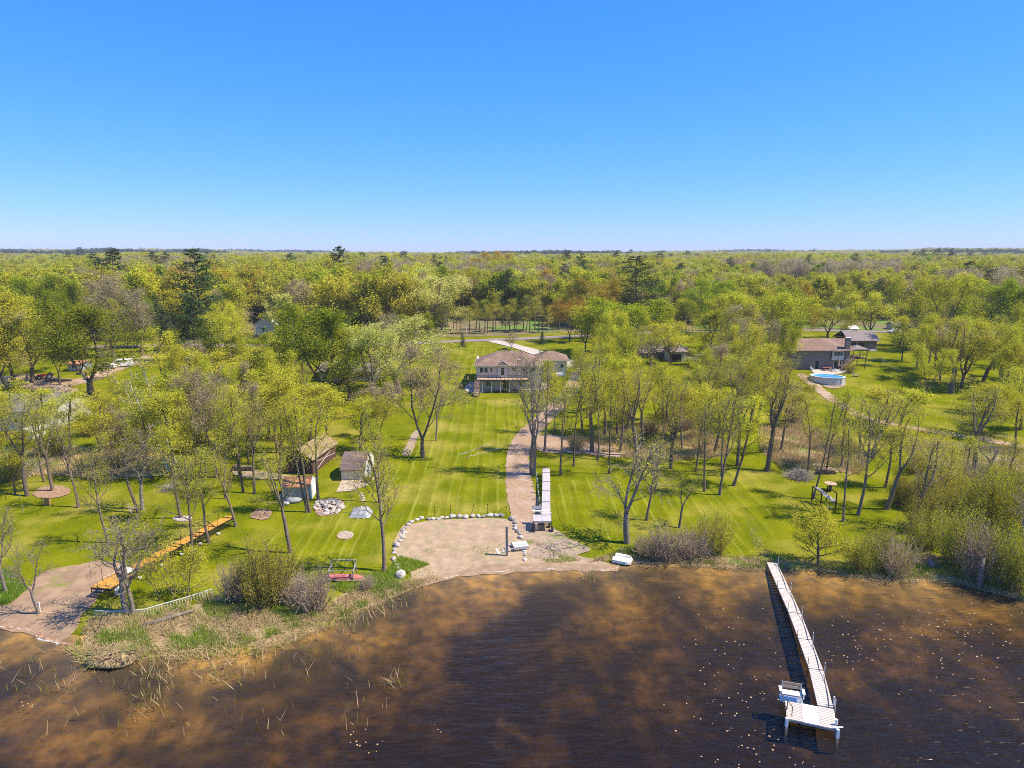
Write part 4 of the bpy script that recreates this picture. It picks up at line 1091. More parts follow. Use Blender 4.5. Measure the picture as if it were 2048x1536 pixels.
def pool():
    # rim ellipse fitted to its pixel extent
    c = at_up(1655, 752, 1.3); s = proj(*c)[2] / F
    t = thing('swimming_pool', 'oval above-ground pool with blue water and white wall', 'pool', (c.x, c.y, c.z - 1.3), R(-28))
    A_, B_ = 32 * s, 2.7; n = 40; z = 1.3
    def el(k, f): return (A_ * f * math.cos(2 * math.pi * k / n), B_ * f * math.sin(2 * math.pi * k / n))
    m = MB(); V = [(*el(k, 1), -.4) for k in range(n)] + [(*el(k, 1), z) for k in range(n)]
    m.add(V, [(k, (k + 1) % n, n + (k + 1) % n, n + k) for k in range(n)]); m.build('pool_wall', mat('pool_wall', (.55, .54, .52), .6), t, True)
    m = MB(); V = [(*el(k, f), zz) for f, zz in ((1.03, z), (1.03, z + .06), (.93, z + .06), (.93, z - .25)) for k in range(n)]
    m.add(V, [(r_ * n + k, r_ * n + (k + 1) % n, (r_ + 1) * n + (k + 1) % n, (r_ + 1) * n + k) for r_ in range(3) for k in range(n)]); m.build('pool_rim', M['white'], t)
    m = MB(); V = [(*el(k, .94), z - .15) for k in range(n)]; m.add(V, [tuple(range(n))]); m.build('pool_water', M['blue'], t)
    for k in range(0, n, 4): x, y = el(k, 1.02); MB().box(x - .06, x + .06, y - .06, y + .06, -.1, z).build('pool_post', M['offwhite'], t)
    f = at(1664, 763); tag(MB().cyl((0, 0, 0), (0, 0, .8), .3, .24, 10).cyl((.5, 0, 0), (.5, 0, .4), .16, n=8).build('pool_pump', M['black'], loc=f), 'black filter pump standing in front of the oval pool', 'pump')
    drape('gravel_bed', W((1632, 757), (1660, 762), (1690, 762), (1693, 770), (1678, 778), (1655, 777), (1640, 768)), .1, M['dirt'], 1, jit=.1, seed=34)
    for px, py, cname, lab, h_ in ((1653, 738, 'white', 'closed white patio umbrella beside the picnic table', 2.9), (1676, 741, 'deck', 'closed beige patio umbrella at the foot of the stairs', 3.3)):
        q = at(px, py); u = thing('patio_umbrella', lab, 'umbrella', q)
        MB().cyl((0, 0, 0), (0, 0, h_), .03, n=6).build('pole', M['metal'], u); MB().cyl((0, 0, h_ * .35), (0, 0, h_), .3, .05, 8).build('canopy', M[cname], u)
        MB().cyl((0, 0, 0), (0, 0, .1), .3, n=10).build('base', M['black'], u)
    q = at(1653, 741); pt = thing('picnic_table', 'reddish wooden picnic table on the patio above the pool', 'table', q, R(3))
    wood = mat('red_stained_wood', (.34, .13, .08), .7, (.25, .1, .06), 3)
    MB().box(-1.1, 1.1, -.4, .4, .72, .78).build('tabletop', wood, pt)
    for y in (-.85, .6): MB().box(-1.1, 1.1, y, y + .25, .43, .48).build('bench', wood, pt)
    for x in (-.8, .8): MB().bar((x, -.8, 0), (x, .25, .75), .09).bar((x, .8, 0), (x, -.25, .75), .09).bar((x, -.8, .42), (x, .8, .42), .09).build('leg', wood, pt)
    for i, (px, py) in enumerate(((1625, 741), (1664, 744), (1673, 745), (1690, 757), (1709, 753))):
        q = at(px, py); ch = thing(('patio_chair', 'patio_chair', 'patio_chair', 'garden_urn', 'lounge_chair')[i], ('white wicker chair at the left end of the pool patio', 'brown chair between picnic table and pool', 'white chair by the beige closed umbrella', 'small clay urn on the grass right of the pool', 'low grey lounge chair on the grass right of the pool')[i],
                                  ('chair', 'chair', 'chair', 'urn', 'chair')[i], q)
        if i == 3: MB().cyl((0, 0, 0), (0, 0, .3), .15, .28, 8).cyl((0, 0, .3), (0, 0, .7), .28, .18, 8).build('urn', M['deck'], ch); continue
        mm = M[('white', 'deck', 'white', '', 'metal')[i]]; l = 1.4 if i == 4 else .55
        MB().box(-.28, l - .28, -.28, .28, .35, .42).build('seat', mm, ch); MB().bar((-.28, 0, .4), (-.5, 0, .95), .5, .06, (0, 1, 0)).build('backrest', mm, ch)
        for x in (-.24, l - .34):
            for y in (-.24, .2): MB().box(x, x + .05, y, y + .05, 0, .35).build('leg', mm, ch)
pool()

def simple_house(name, label, px, py, wpx, depth, ehpx, rzpx, wallm, roofm, cat='house', kind='x', wins=2, rz=0, hipin=None):
    p = at(px, py); t = thing(name, label, cat, p, rz); s = proj(*p)[2] / F; w_ = wpx * s; eh = top_h(p.y, p.z, ehpx); zr = top_h(p.y + depth / 2, p.z, rzpx)
    MB().box(0, w_, 0, depth, -.4, eh - .1).build('wall', wallm, t)
    if hipin: hip(-.5, w_ + .5, -.6, depth + .6, eh, zr, hipin).build('roof', roofm, t)
    elif kind == 'x':
        MB().prism([(.01, eh - .12), (depth - .01, eh - .12), (depth / 2, zr - .2)], 'x', .02, w_ - .02).build('gable_wall', wallm, t)
        gable_x(-.5, w_ + .5, -.7, depth + .7, eh, zr).build('roof', roofm, t)
    else:
        zr = top_h(p.y, p.z, rzpx)
        MB().prism([(.01, eh - .12), (w_ - .01, eh - .12), (w_ / 2, zr - .2)], 'y', .02, depth - .02).build('gable_wall', wallm, t)
        gable_y(-.5, w_ + .5, -.5, depth + .5, eh, zr).build('roof', roofm, t)
    for i in range(wins): window(t, w_ * (i + .6) / (wins + .4) - .5, 0, eh * .4, 1.1, min(1.2, eh * .4))
    return t, w_, eh

pale = mat('pale_grey_siding', (.50, .48, .43), .8)
t1, w1, e1 = simple_house('ranch_house', 'hidden ranch house with grey-brown hip roof among the oaks', 1272, 716, 115, 11, 705, 681, M['taupe'], M['roof_grey'], hipin=5.5, wins=3)
q = at(1338, 724); t = thing('garage', 'projecting garage wing with brown hip roof and dark open door', 'garage', q); s = proj(*q)[2] / F
MB().box(0, 34 * s, 0, 6, -.3, 2.7).build('wall', M['cream'], t); hip(-.4, 34 * s + .4, -.5, 6.5, 2.85, 5.0, 2.8).build('roof', M['roof_grey'], t)
MB().box(.4, 24 * s, -.04, -.003, .05, 2.2).build('doorway', M['shade'], t)
simple_house('lake_cottage', 'long low house with dark grey roof at the left edge', -70, 862, 175, 12, 822, 786, pale, M['roof_dark'], wins=4)
simple_house('boat_shed', 'white lean-to shed under trees below the grey-roofed house', 40, 878, 26, 3.5, 862, 857, M['white'], M['offwhite'], 'shed', 'y', 0)
simple_house('barn_shed', 'small white barn with grey-blue front by the gravel drive', 137, 742, 26, 5, 727, 720, mat('blue_grey_board', (.42, .45, .50), .7), M['roof_rust'], 'shed', 'x', 1)
simple_house('white_building', 'white-roofed building across the road behind brown tree', 508, 670, 46, 12, 650, 633, M['white'], M['white'], 'building', 'y', 1)
t2, w2, e2 = simple_house('white_cottage', 'grey-white cottage with porch posts behind the dark oak', 640, 762, 110, 9, 742, 722, pale, M['roof_grey'], wins=3)
for i, px in enumerate((673, 679, 693)):
    MB().box((px - 640) / 110 * w2, (px - 640) / 110 * w2 + .18, -2.2, -2.0, -.1, e2 - .2).build('porch_post', M['white'], t2)
MB().box((668 - 640) / 110 * w2, (715 - 640) / 110 * w2, -2.4, -.8, e2 - .2, e2 - .05).build('porch_roof', M['roof_grey'], t2)
MB().box((668 - 640) / 110 * w2, (715 - 640) / 110 * w2, -2.4, -.003, -.3, .1).build('porch_floor', M['darkwood'], t2)
simple_house('white_shed', 'little white-roofed shed behind the grey-roofed garage', 1700, 662, 14, 5, 657, 650, M['offwhite'], M['white'], 'shed', 'x', 0)
simple_house('far_house', 'far pale house glimpsed behind the dark spruces', 1790, 660, 18, 6, 652, 643, pale, M['roof_grey'], 'house', 'x', 1)
# ------------------------------------------------------------------ docks
M['plank'] = mat('sunbleached_plank', (.66, .57, .46), .7, (.55, .46, .37), 2.5, rand=.07)
M['plank_w'] = mat('white_plank', (.78, .76, .72), .6, rand=.03)
M['plank_g'] = mat('grey_plank', (.56, .50, .47), .7, (.46, .41, .39), 2.5, rand=.06)
M['plank_o'] = mat('orange_cedar_plank', (.74, .38, .06), .7, (.62, .28, .04), 1.6, rand=.10)
_pl = {}
def plank_mesh(L_, w_, m, th=.04):
    k = (round(L_, 3), round(w_, 3), m)
    if k not in _pl: _pl[k] = MB().box(-L_ / 2, L_ / 2, -w_ / 2, w_ / 2, -th, 0).mesh('plank', M[m])
    return _pl[k]

def section(parent, A, B, width, m, n, fr='metal', name='dock_section', ):
    """walkway from A to B (centres of its ends, local to parent) with n planks across"""
    A, B = Vector(A), Vector(B); d = B - A; L_ = d.length; rz = math.atan2(d.y, d.x) - math.pi / 2
    f = MB(); w2 = width / 2
    for x in (-w2 + .03, w2 - .03): f.box(x - .03, x + .03, .02, L_ - .02, -.22, -.045)
    f.box(-w2 + .06, w2 - .06, .02, .07, -.2, -.045).box(-w2 + .06, w2 - .06, L_ - .07, L_ - .02, -.2, -.045)
    o = f.build(name, M[fr], parent, loc=A, rot=(0, 0, rz)); o.location = A
    pw = (L_ - .06) / n; me = plank_mesh(width, pw - .035, m)
    for i in range(n): obj('plank', me, o, (0, .03 + pw * (i + .5), 0))
    return o

def water_dock():
    zt = .55
    E = [((1531, 1124), (1557, 1126)), ((1556, 1178), (1580, 1178)), ((1576, 1226), (1603.5, 1226)), ((1595, 1278), (1625, 1279)), ((1618, 1338), (1646.5, 1339.5)), ((1635, 1411.5), (1667.5, 1416))]
    C = [((Vector(at_z(*a, zt)) + Vector(at_z(*b, zt))) / 2) for a, b in E]
    t = thing('dock', 'long pale dock running out into the lake with a square platform', 'dock', C[0]); O = C[0]
    wd = (Vector(at_z(*E[4][0], zt)) - Vector(at_z(*E[4][1], zt))).length * .97
    for i in range(5): section(t, C[i] - O, C[i] + (C[i + 1] - C[i]) * .992 - O, wd, 'plank', 20)
    c = [Vector(at_z(*q, zt)) for q in ((1570, 1401), (1668, 1417), (1674.5, 1459.5), (1572.5, 1437))]
    # platform of three side-by-side panels
    ub = (c[1] - c[0]) / 3; uf = (c[2] - c[3]) / 3
    for i, m in enumerate(('plank', 'plank_w', 'plank')):
        b = c[0] + ub * (i + .5); f = c[3] + uf * (i + .5)
        section(t, f - O, b - O, (ub.length + uf.length) / 2 * .985, m, 12, name='platform_section')
    def post(p, h=.55, r=.05, m='white', nm='dock_post'): MB().cyl((p.x, p.y, -1.5 - zt), (p.x, p.y, h), r, n=6).build(nm, M[m], t)
    cable = MB(); prev = None
    for i in range(6):
        d = (C[min(i + 1, 5)] - C[max(i - 1, 0)]).normalized(); n = Vector((d.y, -d.x, 0))
        right = C[i] - O + n * -(wd / 2 + .1) if n.x < 0 else C[i] - O + n * (wd / 2 + .1)
        left = C[i] - O - (right - (C[i] - O))
        post(right, .75, .035, 'offwhite')
        if i < 5: post(left, .95, .025, 'black')
        if prev:
            for k in range(8):
                a, b = prev.lerp(right, k / 8), prev.lerp(right, (k + 1) / 8)
                s0, s1 = -.25 * math.sin(math.pi * k / 8), -.25 * math.sin(math.pi * (k + 1) / 8)
                cable.bar(a + Vector((0, 0, .6 + s0)), b + Vector((0, 0, .6 + s1)), .035)
            m2 = MB().bar(prev.lerp(left, .12) + Vector((0, 0, .004)), right.lerp(left, .32) + Vector((0, 0, .006)), .05, .01)
            m2.build('hose', M['shade'], t)
        prev = right
    cable.build('chain', M['black'], t)
    for q, m in ((c[3], 'white'), (c[2], 'white')): MB().box(q.x - O.x - .1, q.x - O.x + .1, q.y - O.y - .2, q.y - O.y - .03, -1.9, .12).build('dock_post', M['white'], t)
    lx = c[3] - O; h = MB()
    for dx in (.15, .6): h.cyl(lx + Vector((dx - .1, .25, 0)), lx + Vector((dx - .1, .25, .75)), .03, n=5).cyl(lx + Vector((dx - .1, .25, .75)), lx + Vector((dx - .15, 1.0, .75)), .03, n=5).cyl(lx + Vector((dx - .15, 1.0, .75)), lx + Vector((dx - .15, 1.0, 0)), .03, n=5)
    h.build('ladder_rail', M['black'], t)
    q = c[2] - O; MB().cyl(q + Vector((-.3, .1, .12)), q + Vector((.45, .1, .12)), .05, n=6).cyl(q + Vector((.15, .5, .05)), q + Vector((.15, .5, .45)), .1, n=8).build('mooring_cleat', M['white'], t)
    q = C[5] - O + Vector((wd / 2 + .12, .15, 0)); MB().cyl(q, q + Vector((0, 0, .75)), .06, n=6).build('dock_post', M['offwhite'], t)
    # bench at the back left of the platform
    bc = c[0] + ub * .5 + Vector((0, .35, 0)); rz = math.atan2(ub.y, ub.x)
    b = thing('dock_bench', 'white bench with tan slatted back on the white dock platform', 'bench', bc, rz); W2 = 0.72
    MB().box(-W2 - .1, W2 + .1, -.42, .42, -.16, -.06).build('bench_base', M['metal'], b)
    for i in range(3): MB().box(-W2, W2, -.3 + i * .2, -.3 + i * .2 + .18, .48, .53).build('seat_slat', M['offwhite'], b)
    for i in range(2): MB().box(-W2 + .02, W2 + .02, .34 + i * .05, .38 + i * .05, .66 + i * .24, .87 + i * .24).build('back_slat', M['deck'], b)
    for s in (-1, 1):
        m = MB()
        for y in (-.28, .26): m.bar((s * (W2 - .12), y, -.06), (s * (W2 - .12), y, .5), .05)
        m.bar((s * (W2 - .05), .3, .5), (s * (W2 - .05), .42, 1.15), .06); m.build('leg', M['metal'], b)
        MB().box(s * (W2 + .1) - .1, s * (W2 + .1) + .1, -.32, .36, .70, .76).box(s * (W2 + .1) - .04, s * (W2 + .1) + .04, -.3, -.22, .3, .7).build('armrest', M['white'], b)
water_dock()

def wheel(parent, c, r, ax, w_=.22, m='black', hub='offwhite'):
    ax = Vector(ax).normalized(); c = Vector(c)
    wh = MB().cyl(c - ax * w_ / 2, c + ax * w_ / 2, r, n=16).build('wheel', M[m], parent)
    MB().cyl(c - ax * (w_ / 2 + .02), c + ax * (w_ / 2 + .02), r * .55, n=12).build('hub', M[hub], wh)

def grey_dock():
    ht = 1.35
    P = [at_up(x, y, ht) for x, y in ((1092.5, 935), (1092.5, 945), (1092.7, 962), (1092.4, 981), (1092.0, 1003), (1092.2, 1029))]
    O = P[-1]; t = thing('roll_in_dock', 'grey plank dock on wheels parked on the grass by the gravel drive', 'dock', (O.x, O.y, O.z - ht)); Z = Vector((0, 0, ht))
    wd = 17.6 / F * proj(*O)[2]
    def lo(v): return v - O + Z
    for i in range(5): section(t, lo(P[i + 1]), lo(P[i]) + (P[i + 1] - P[i]) * .01, wd, 'plank_g', [4, 8, 9, 10, 11][i], 'metal')
    f = at_up(1092, 1043, ht)
    section(t, lo(Vector((O.x, f.y, O.z))), lo(O), wd, 'plank_g', 7, name='platform_section')
    section(t, lo(Vector((O.x - wd * 1.02, f.y, O.z))), lo(Vector((O.x - wd * 1.02, O.y, O.z))), wd, 'plank_g', 7, name='platform_section')
    y0, y1 = f.y - O.y, 0.0
    fm = MB()
    for x in (-wd * 1.5, wd * .5):
        for y in (y0 + .05, y1): fm.bar((x, y, .1), (x, y, ht), .06)
        fm.bar((x, y0 + .05, .35), (x, y1, .35), .05)
    for i in range(6): x = -wd * 1.5 + wd * 2 * i / 6; fm.bar((x, y0 + .05, ht - .5), (x + wd / 3, y0 + .05, ht - .22), .03).bar((x, y0 + .05, ht - .22), (x + wd / 3, y0 + .05, ht - .5), .03)
    fm.bar((-wd * 1.5, y0 + .05, ht - .52), (wd * .5, y0 + .05, ht - .52), .04).bar((-wd * .6, y0 + .05, 0), (-wd * .6, y0 + .05, ht - .5), .05)
    fm.build('frame', M['black'], t)
    for x in (-wd * 1.5 - .1, wd * .5 + .12): wheel(t, (x, y0 + .1, .33), .33, (1, 0, 0), .2)
    wheel(t, (wd * .5 - .2, y0 + 1.2, .33), .3, (1, 0, 0), .2)
    Ltot = P[0].y - O.y
    for i in range(7):
        y = Ltot * (i + .35) / 7.2; g = h1(O.x, O.y + y) - (O.z - ht)
        for x in (-wd * .5 - .08, wd * .5 + .1):
            MB().box(x - .07, x + .07, y - .12, y + .12, g + .75, g + 1.25).build('leg_bracket', M['offwhite'], t)
            MB().cyl((x, y, g - .1), (x, y, ht + g * .9 + .1), .03, n=5).build('leg', M['metal'], t)
    b = thing('dock_bench', 'grey bench at the end of the parked grey dock', 'bench', (O.x - wd * 1.02, O.y + .2, O.z))
    MB().box(-.62, .62, -.3, .1, .42, .47).build('seat', M['offwhite'], b); MB().box(-.62, .62, .12, .17, .6, .95).build('backrest', M['plank_g'], b)
    for x in (-.55, .5): MB().box(x, x + .05, -.25, -.2, 0, .42).box(x, x + .05, .08, .13, 0, .95).build('leg', M['metal'], b)
    MB().box(-wd * 1.3, -wd * 1.05, y0 - .35, y0 - .02, ht - .95, ht - .25).build('step_board', M['deck'], t)
    st = MB()
    for z in (.4, .75, 1.1): st.bar((-wd * 1.5 - .3, y0 + .5, z), (-wd * 1.5 - .3, y0 + 1.1, z), .04)
    st.bar((-wd * 1.5 - .3, y0 + .5, .1), (-wd * 1.5 - .3, y0 + .5, ht), .05).bar((-wd * 1.5 - .3, y0 + 1.1, .1), (-wd * 1.5 - .3, y0 + 1.1, ht), .05).build('ladder', M['offwhite'], t)
grey_dock()

def orange_dock():
    ht = 1.15
    E = [((219, 1151), (246, 1160)), ((260, 1131.5), (266, 1144)), ((300, 1107), (310, 1120)), ((341, 1085), (350, 1098)), ((381, 1066), (390, 1077)), ((418, 1048.5), (426, 1056)), ((455, 1029), (467.5, 1031.5))]
    C = [(at_up(*a, ht) + at_up(*b, ht)) / 2 for a, b in E]
    O = C[1]; t = thing('roll_in_dock', 'long orange cedar plank dock on white wheels parked on the left lawn', 'dock', (O.x, O.y, O.z - ht)); Z = Vector((0, 0, ht))
    def lo(v): return v - O + Z
    d = (C[5] - C[1]); d.z = 0; d.normalize(); n = Vector((-d.y, d.x, 0)); wd = 1.25
    Q = [C[1] + d * ((c - C[1]).dot(d)) + Vector((0, 0, c.z - C[1].z)) for c in C]   # straight centre line
    for i in range(1, 6): section(t, lo(Q[i]), lo(Q[i + 1]) - (Q[i + 1] - Q[i]) * .01, wd, 'plank_o', 20, 'black')
    # wide platform at the water end
    a, b_, c_, e = [at_up(x, y, ht) for x, y in ((182, 1174), (221, 1179), (263, 1146), (232, 1143))]
    mid0, mid1 = (a + b_) / 2, (c_ + e) / 2
    section(t, lo(mid0), lo(mid1), (a - b_).length * .96, 'plank_o', 20, 'black', name='platform_section')
    fr = MB(); nn = (b_ - a).normalized()
    for p in (a, b_):
        fr.bar(lo(p), lo(p) - Vector((0, 0, .5)), .05)
    fr.bar(lo(a) - Vector((0, 0, .5)), lo(b_) - Vector((0, 0, .5)), .05).bar(lo(b_) - Vector((0, 0, .5)), lo(c_) - Vector((0, 0, .5)), .05)
    for i in range(5): q0, q1 = lo(a).lerp(lo(b_), i / 5), lo(a).lerp(lo(b_), (i + 1) / 5); fr.bar(q0 - Vector((0, 0, .5)), q1 - Vector((0, 0, .05)), .03)
    for s in (-.55, .55):
        fr.bar(lo(Q[1]) + n * s - Vector((0, 0, .55)), lo(Q[6]) + n * s - Vector((0, 0, .55)), .07)
    fr.build('frame', M['black'], t)
    wc = at_up(238.5, 1191, 0.0); wheel(t, lo(Vector((wc.x, wc.y, 0))) * 1 + Vector((0, 0, -lo(Vector((wc.x, wc.y, 0))).z + .42)), .42, tuple(n), .25, 'offwhite', 'black')
    w2 = lo(Vector((wc.x, wc.y, 0))) + n * 2.2; w2.z = .42; wheel(t, w2, .42, tuple(n), .25, 'offwhite', 'black')
    r = random.Random(3)
    for i in range(1, 6):
        for s in (-1, 1):
            p = lo(Q[i].lerp(Q[i + 1], .1)) + n * s * (wd / 2 + .06)
            MB().cyl(p - Vector((0, 0, ht + .1)), p + Vector((0, 0, 1.15)), .022, n=5).build('post', M['black'], t)
            p2 = lo(Q[i].lerp(Q[i + 1], .6)) + n * s * (wd / 2 + .06)
            MB().cyl(p2 - Vector((0, 0, ht + .1)), p2 + Vector((0, 0, .8 + .2 * r.random())), .022, n=5).build('post', M['black'], t)
            if s < 0: MB().cyl(p - Vector((0, 0, ht - .1)), p - Vector((0, 0, ht - .14)) + Vector((0, 0, .12)), .2, n=8).build('foot_pad', M['offwhite'], t)
    for i in (2, 4, 5):
        p = lo(Q[i]); MB().bar(p + n * -.6 + Vector((0, 0, .03)), p + n * .65 + d * .5 + Vector((0, 0, .03)), .12, .05).build('cross_bar', M['darkwood'], t)
    p = lo(a) + d * 1.3 + n * -.0; MB().cyl(p - Vector((0, 0, .1)), p + Vector((0, 0, 1.7)), .02, n=5).build('post', M['black'], t)
    c = Vector(at_up(252, 1149, ht)); b = thing('folded_chair', 'white folded dock seat on the orange dock behind the bare tree', 'chair', c + Vector((0, .3, 0)), math.atan2(d.y, d.x))
    MB().box(-.5, .5, -.6, .6, .3, .38).build('seat', M['white'], b); MB().box(-.5, -.42, -.6, .6, .38, .8).build('backrest', M['white'], b)
    for x in (-.45, .4): MB().box(x, x + .05, -.5, .5, 0, .3).build('leg', M['metal'], b)
    q = lo(Q[0]) ; tag(MB().box(-.1, 2.4, -.12, .12, 0, .1).build('board', M['deck'], None, loc=at_up(206, 1158, ht + .02), rot=(0, 0, math.atan2(d.y, d.x))), 'loose tan board lying along the edge of the orange platform', 'board')
orange_dock()

# ------------------------------------------------------------------ white picket fence
def picket_fence():
    P = [at(x, y) for x, y in ((190, 1231), (215, 1233), (262, 1232), (290, 1229), (330, 1217), (365, 1207), (400, 1196), (431, 1186))]
    O = P[0].copy(); t = thing('picket_fence', 'low curved white picket fence along the left shore', 'fence', O)
    me = MB().box(-.035, .035, -.015, .015, -.1, .5).mesh('picket', mat('dull_white_paint', (.52, .51, .46), .7))
    rail = MB(); pre = None; acc = 0
    D = []
    for i in range(len(P) - 1):
        L_ = (P[i + 1] - P[i]).length; nn = max(2, round(L_ / .26))
        for k in range(nn):
            v = P[i].lerp(P[i + 1], k / nn); D.append((Vector((v.x, v.y, h1(v.x, v.y))) - O, math.atan2(P[i + 1].y - P[i].y, P[i + 1].x - P[i].x)))
    for v, a in D: obj('picket', me, t, v, (0, 0, a))
    for (a, _), (b, _2) in zip(D, D[1:]): rail.bar(a + Vector((0, .02, .52)), b + Vector((0, .02, .52)), .12, .06)
    rail.build('rail', bpy.data.materials['dull_white_paint'], t)
picket_fence()

# ------------------------------------------------------------------ boulders, piles, fire ring
ROCKS = [MB().rock((0, 0, 0), 1, random.Random(50 + i), (1.1, .9, .72), 9, 7).mesh('boulder', M['stone'], True) for i in range(7)]
def place_rock(px, py, wpx, name, label, group, r, hs=1.0, parent=None, dz=0):
    p = at(px, py); s = wpx / F * proj(*p)[2] / 2.1
    if parent: return obj(name, r.choice(ROCKS), parent, p + Vector((0, 0, s * .3 + dz)) - parent.location, (r.uniform(-.2, .2), r.uniform(-.2, .2), r.uniform(0, 6)), (s, s, s * hs))
    o = obj(name, r.choice(ROCKS), None, p + Vector((0, 0, s * .35 + dz)), (r.uniform(-.2, .2), r.uniform(-.2, .2), r.uniform(0, 6)), (s, s, s * hs))
    return tag(o, label, 'boulder', group)
r = random.Random(11)
G = 'boulders edging the sand beach'
ARC = [(877, 1040, 9), (858, 1040, 10), (843, 1038, 11), (834, 1041, 8), (823, 1045, 12), (817, 1051, 11), (811, 1057, 8)]
TOP = [(866, 1039, 11), (883, 1037, 8), (893, 1037, 9), (905, 1035, 12), (919, 1035, 13), (931, 1036, 12), (945, 1034, 11), (957, 1034, 10), (967, 1034, 9), (980, 1032, 12), (992, 1033, 10), (1003, 1033, 12)]
LEFT = [(806, 1062, 9), (810, 1067, 9), (803, 1072, 8), (806, 1077, 9), (800, 1083, 8), (794, 1093, 14), (789, 1101, 8), (788, 1107, 8), (787, 1119, 9), (790, 1125, 9), (794, 1132, 10), (797, 1138, 9)]
RIGHT = [(1024, 1040, 14), (1030, 1047, 10), (1031, 1053, 9), (1030, 1059, 9), (1036, 1064, 10), (1040, 1069, 10), (1041, 1077, 11), (1044, 1098, 10), (1049, 1104, 9), (1049, 1111, 9), (1050, 1121, 11)]
for nm, L_, lab in (('a', ARC, 'pale boulder in the rounded left corner of the beach wall'), ('t', TOP, 'pale boulder in the straight row along the top of the beach'),
                    ('l', LEFT, 'grey boulder in the row down the left side of the beach'), ('r', RIGHT, 'grey boulder in the row between beach and parked dock')):
    for x, y, w_ in L_: place_rock(x, y, w_ * r.uniform(.95, 1.3), 'boulder', lab, G, r, r.uniform(.7, 1.05))
    for (x, y, w_), (x2, y2, w2) in zip(L_, L_[1:]):
        if math.hypot(x - x2, y - y2) < 14: place_rock((x + x2) / 2 + r.uniform(-1.5, 1.5), (y + y2) / 2 + r.uniform(-1, 1.5), r.uniform(4, 7), 'small_stone', 'small stone wedged in the ' + lab.split(' in the ')[1].replace('of the beach', 'of beach'), 'small stones between the beach boulders', r, .8)
place_rock(802, 1153, 24, 'boulder', 'largest pink-grey boulder at the lake end of the left row', G, r, 1.0)

t = thing('stone_pile', 'big heap of mixed field stones on the left lawn', 'stone pile', at(657, 1016))
rr = random.Random(8)
mound = drape('rubble_base', W((628, 1030), (634, 1008), (655, 996), (685, 1000), (690, 1012), (680, 1026), (650, 1034)), .1, M['mulch'], .6, jit=.1, seed=41)
for i in range(150):
    a, q = rr.uniform(0, 6.28), math.sqrt(rr.random()); px, py = 657 + 31 * q * math.cos(a), 1015 + 16 * q * math.sin(a)
    place_rock(px, py, rr.uniform(3.5, 9), 'stone', None, None, rr, rr.uniform(.7, 1.1), t, (1 - q) * .7 * rr.random())
t = thing('fire_ring', 'round stone fire ring with ash on the mown left lawn', 'fire ring', at(690, 1071))
drape('ash_patch', W((672, 1074), (680, 1063), (700, 1062), (709, 1070), (703, 1079), (685, 1081)), .1, M['sand'], .6, jit=.06, seed=42)
for i in range(70):
    a, q = rr.uniform(0, 6.28), math.sqrt(rr.random()); place_rock(690 + 16 * q * math.cos(a), 1071 + 7 * q * math.sin(a), rr.uniform(2, 4.5), 'stone', None, None, rr, .7, t, .05)
t = thing('stone_ring', 'ring of pale stones round a tree trunk left of centre', 'stone ring', at(365, 1038))
for i in range(26):
    a = i * 6.28 / 26; place_rock(365 + 17 * math.cos(a), 1038 + 4.5 * math.sin(a), rr.uniform(4, 7), 'stone', None, None, rr, .7, t)
drape('ash_patch', W((350, 1038), (358, 1034), (372, 1034), (381, 1038), (374, 1043), (356, 1043)), .1, M['concrete'], .6, jit=.06, seed=43)
for (a, b), n_ in ((((918, 910), (980, 889)), 26), (((936, 914), (1004, 895)), 28)):
    t = thing('timber_edging', ('upper' if b[1] < 892 else 'lower') + ' line of stones edging a bed on the central lawn', 'edging', at(*a))
    for i in range(n_): k = i / n_; place_rock(a[0] + (b[0] - a[0]) * k, a[1] + (b[1] - a[1]) * k + rr.uniform(-.8, .8), rr.uniform(2, 3.8), 'stone', None, None, rr, .6, t)
# tarp-covered boat-shaped load on its gravel pad
drape('gravel_pad', W((702, 1038), (712, 1020), (740, 1018), (746, 1022), (735, 1038)), .1, M['dirt'], .6, jit=.05, seed=44, rounds=1)
c = at(722, 1030); t = thing('covered_load', 'heap under a crumpled silver tarp on a gravel pad', 'tarp', c)
m = MB(); rr2 = random.Random(5); n = 9
V = []
for j in range(n):
    for i in range(n):
        u, v = i / (n - 1) * 2 - 1, j / (n - 1) * 2 - 1; e = max(0, 1 - abs(u) ** 3) * max(0, 1 - abs(v) ** 3)
        V.append((u * 1.35, v * 1.1, .05 + (.75 + .35 * rr2.random() + .25 * v) * e ** .6 * (1 if (i + j) % 2 else .86)))
m.add(V, [(j * n + i, j * n + i + 1, (j + 1) * n + i + 1, (j + 1) * n + i) for j in range(n - 1) for i in range(n - 1)])
m.build('tarp', mat('silver_tarp', (.33, .33, .34), .45), t)
for i in range(10): place_rock(722 + rr.uniform(-12, 12), 1035 + rr.uniform(-4, 3), 4, 'stone', None, None, rr, .7, t)

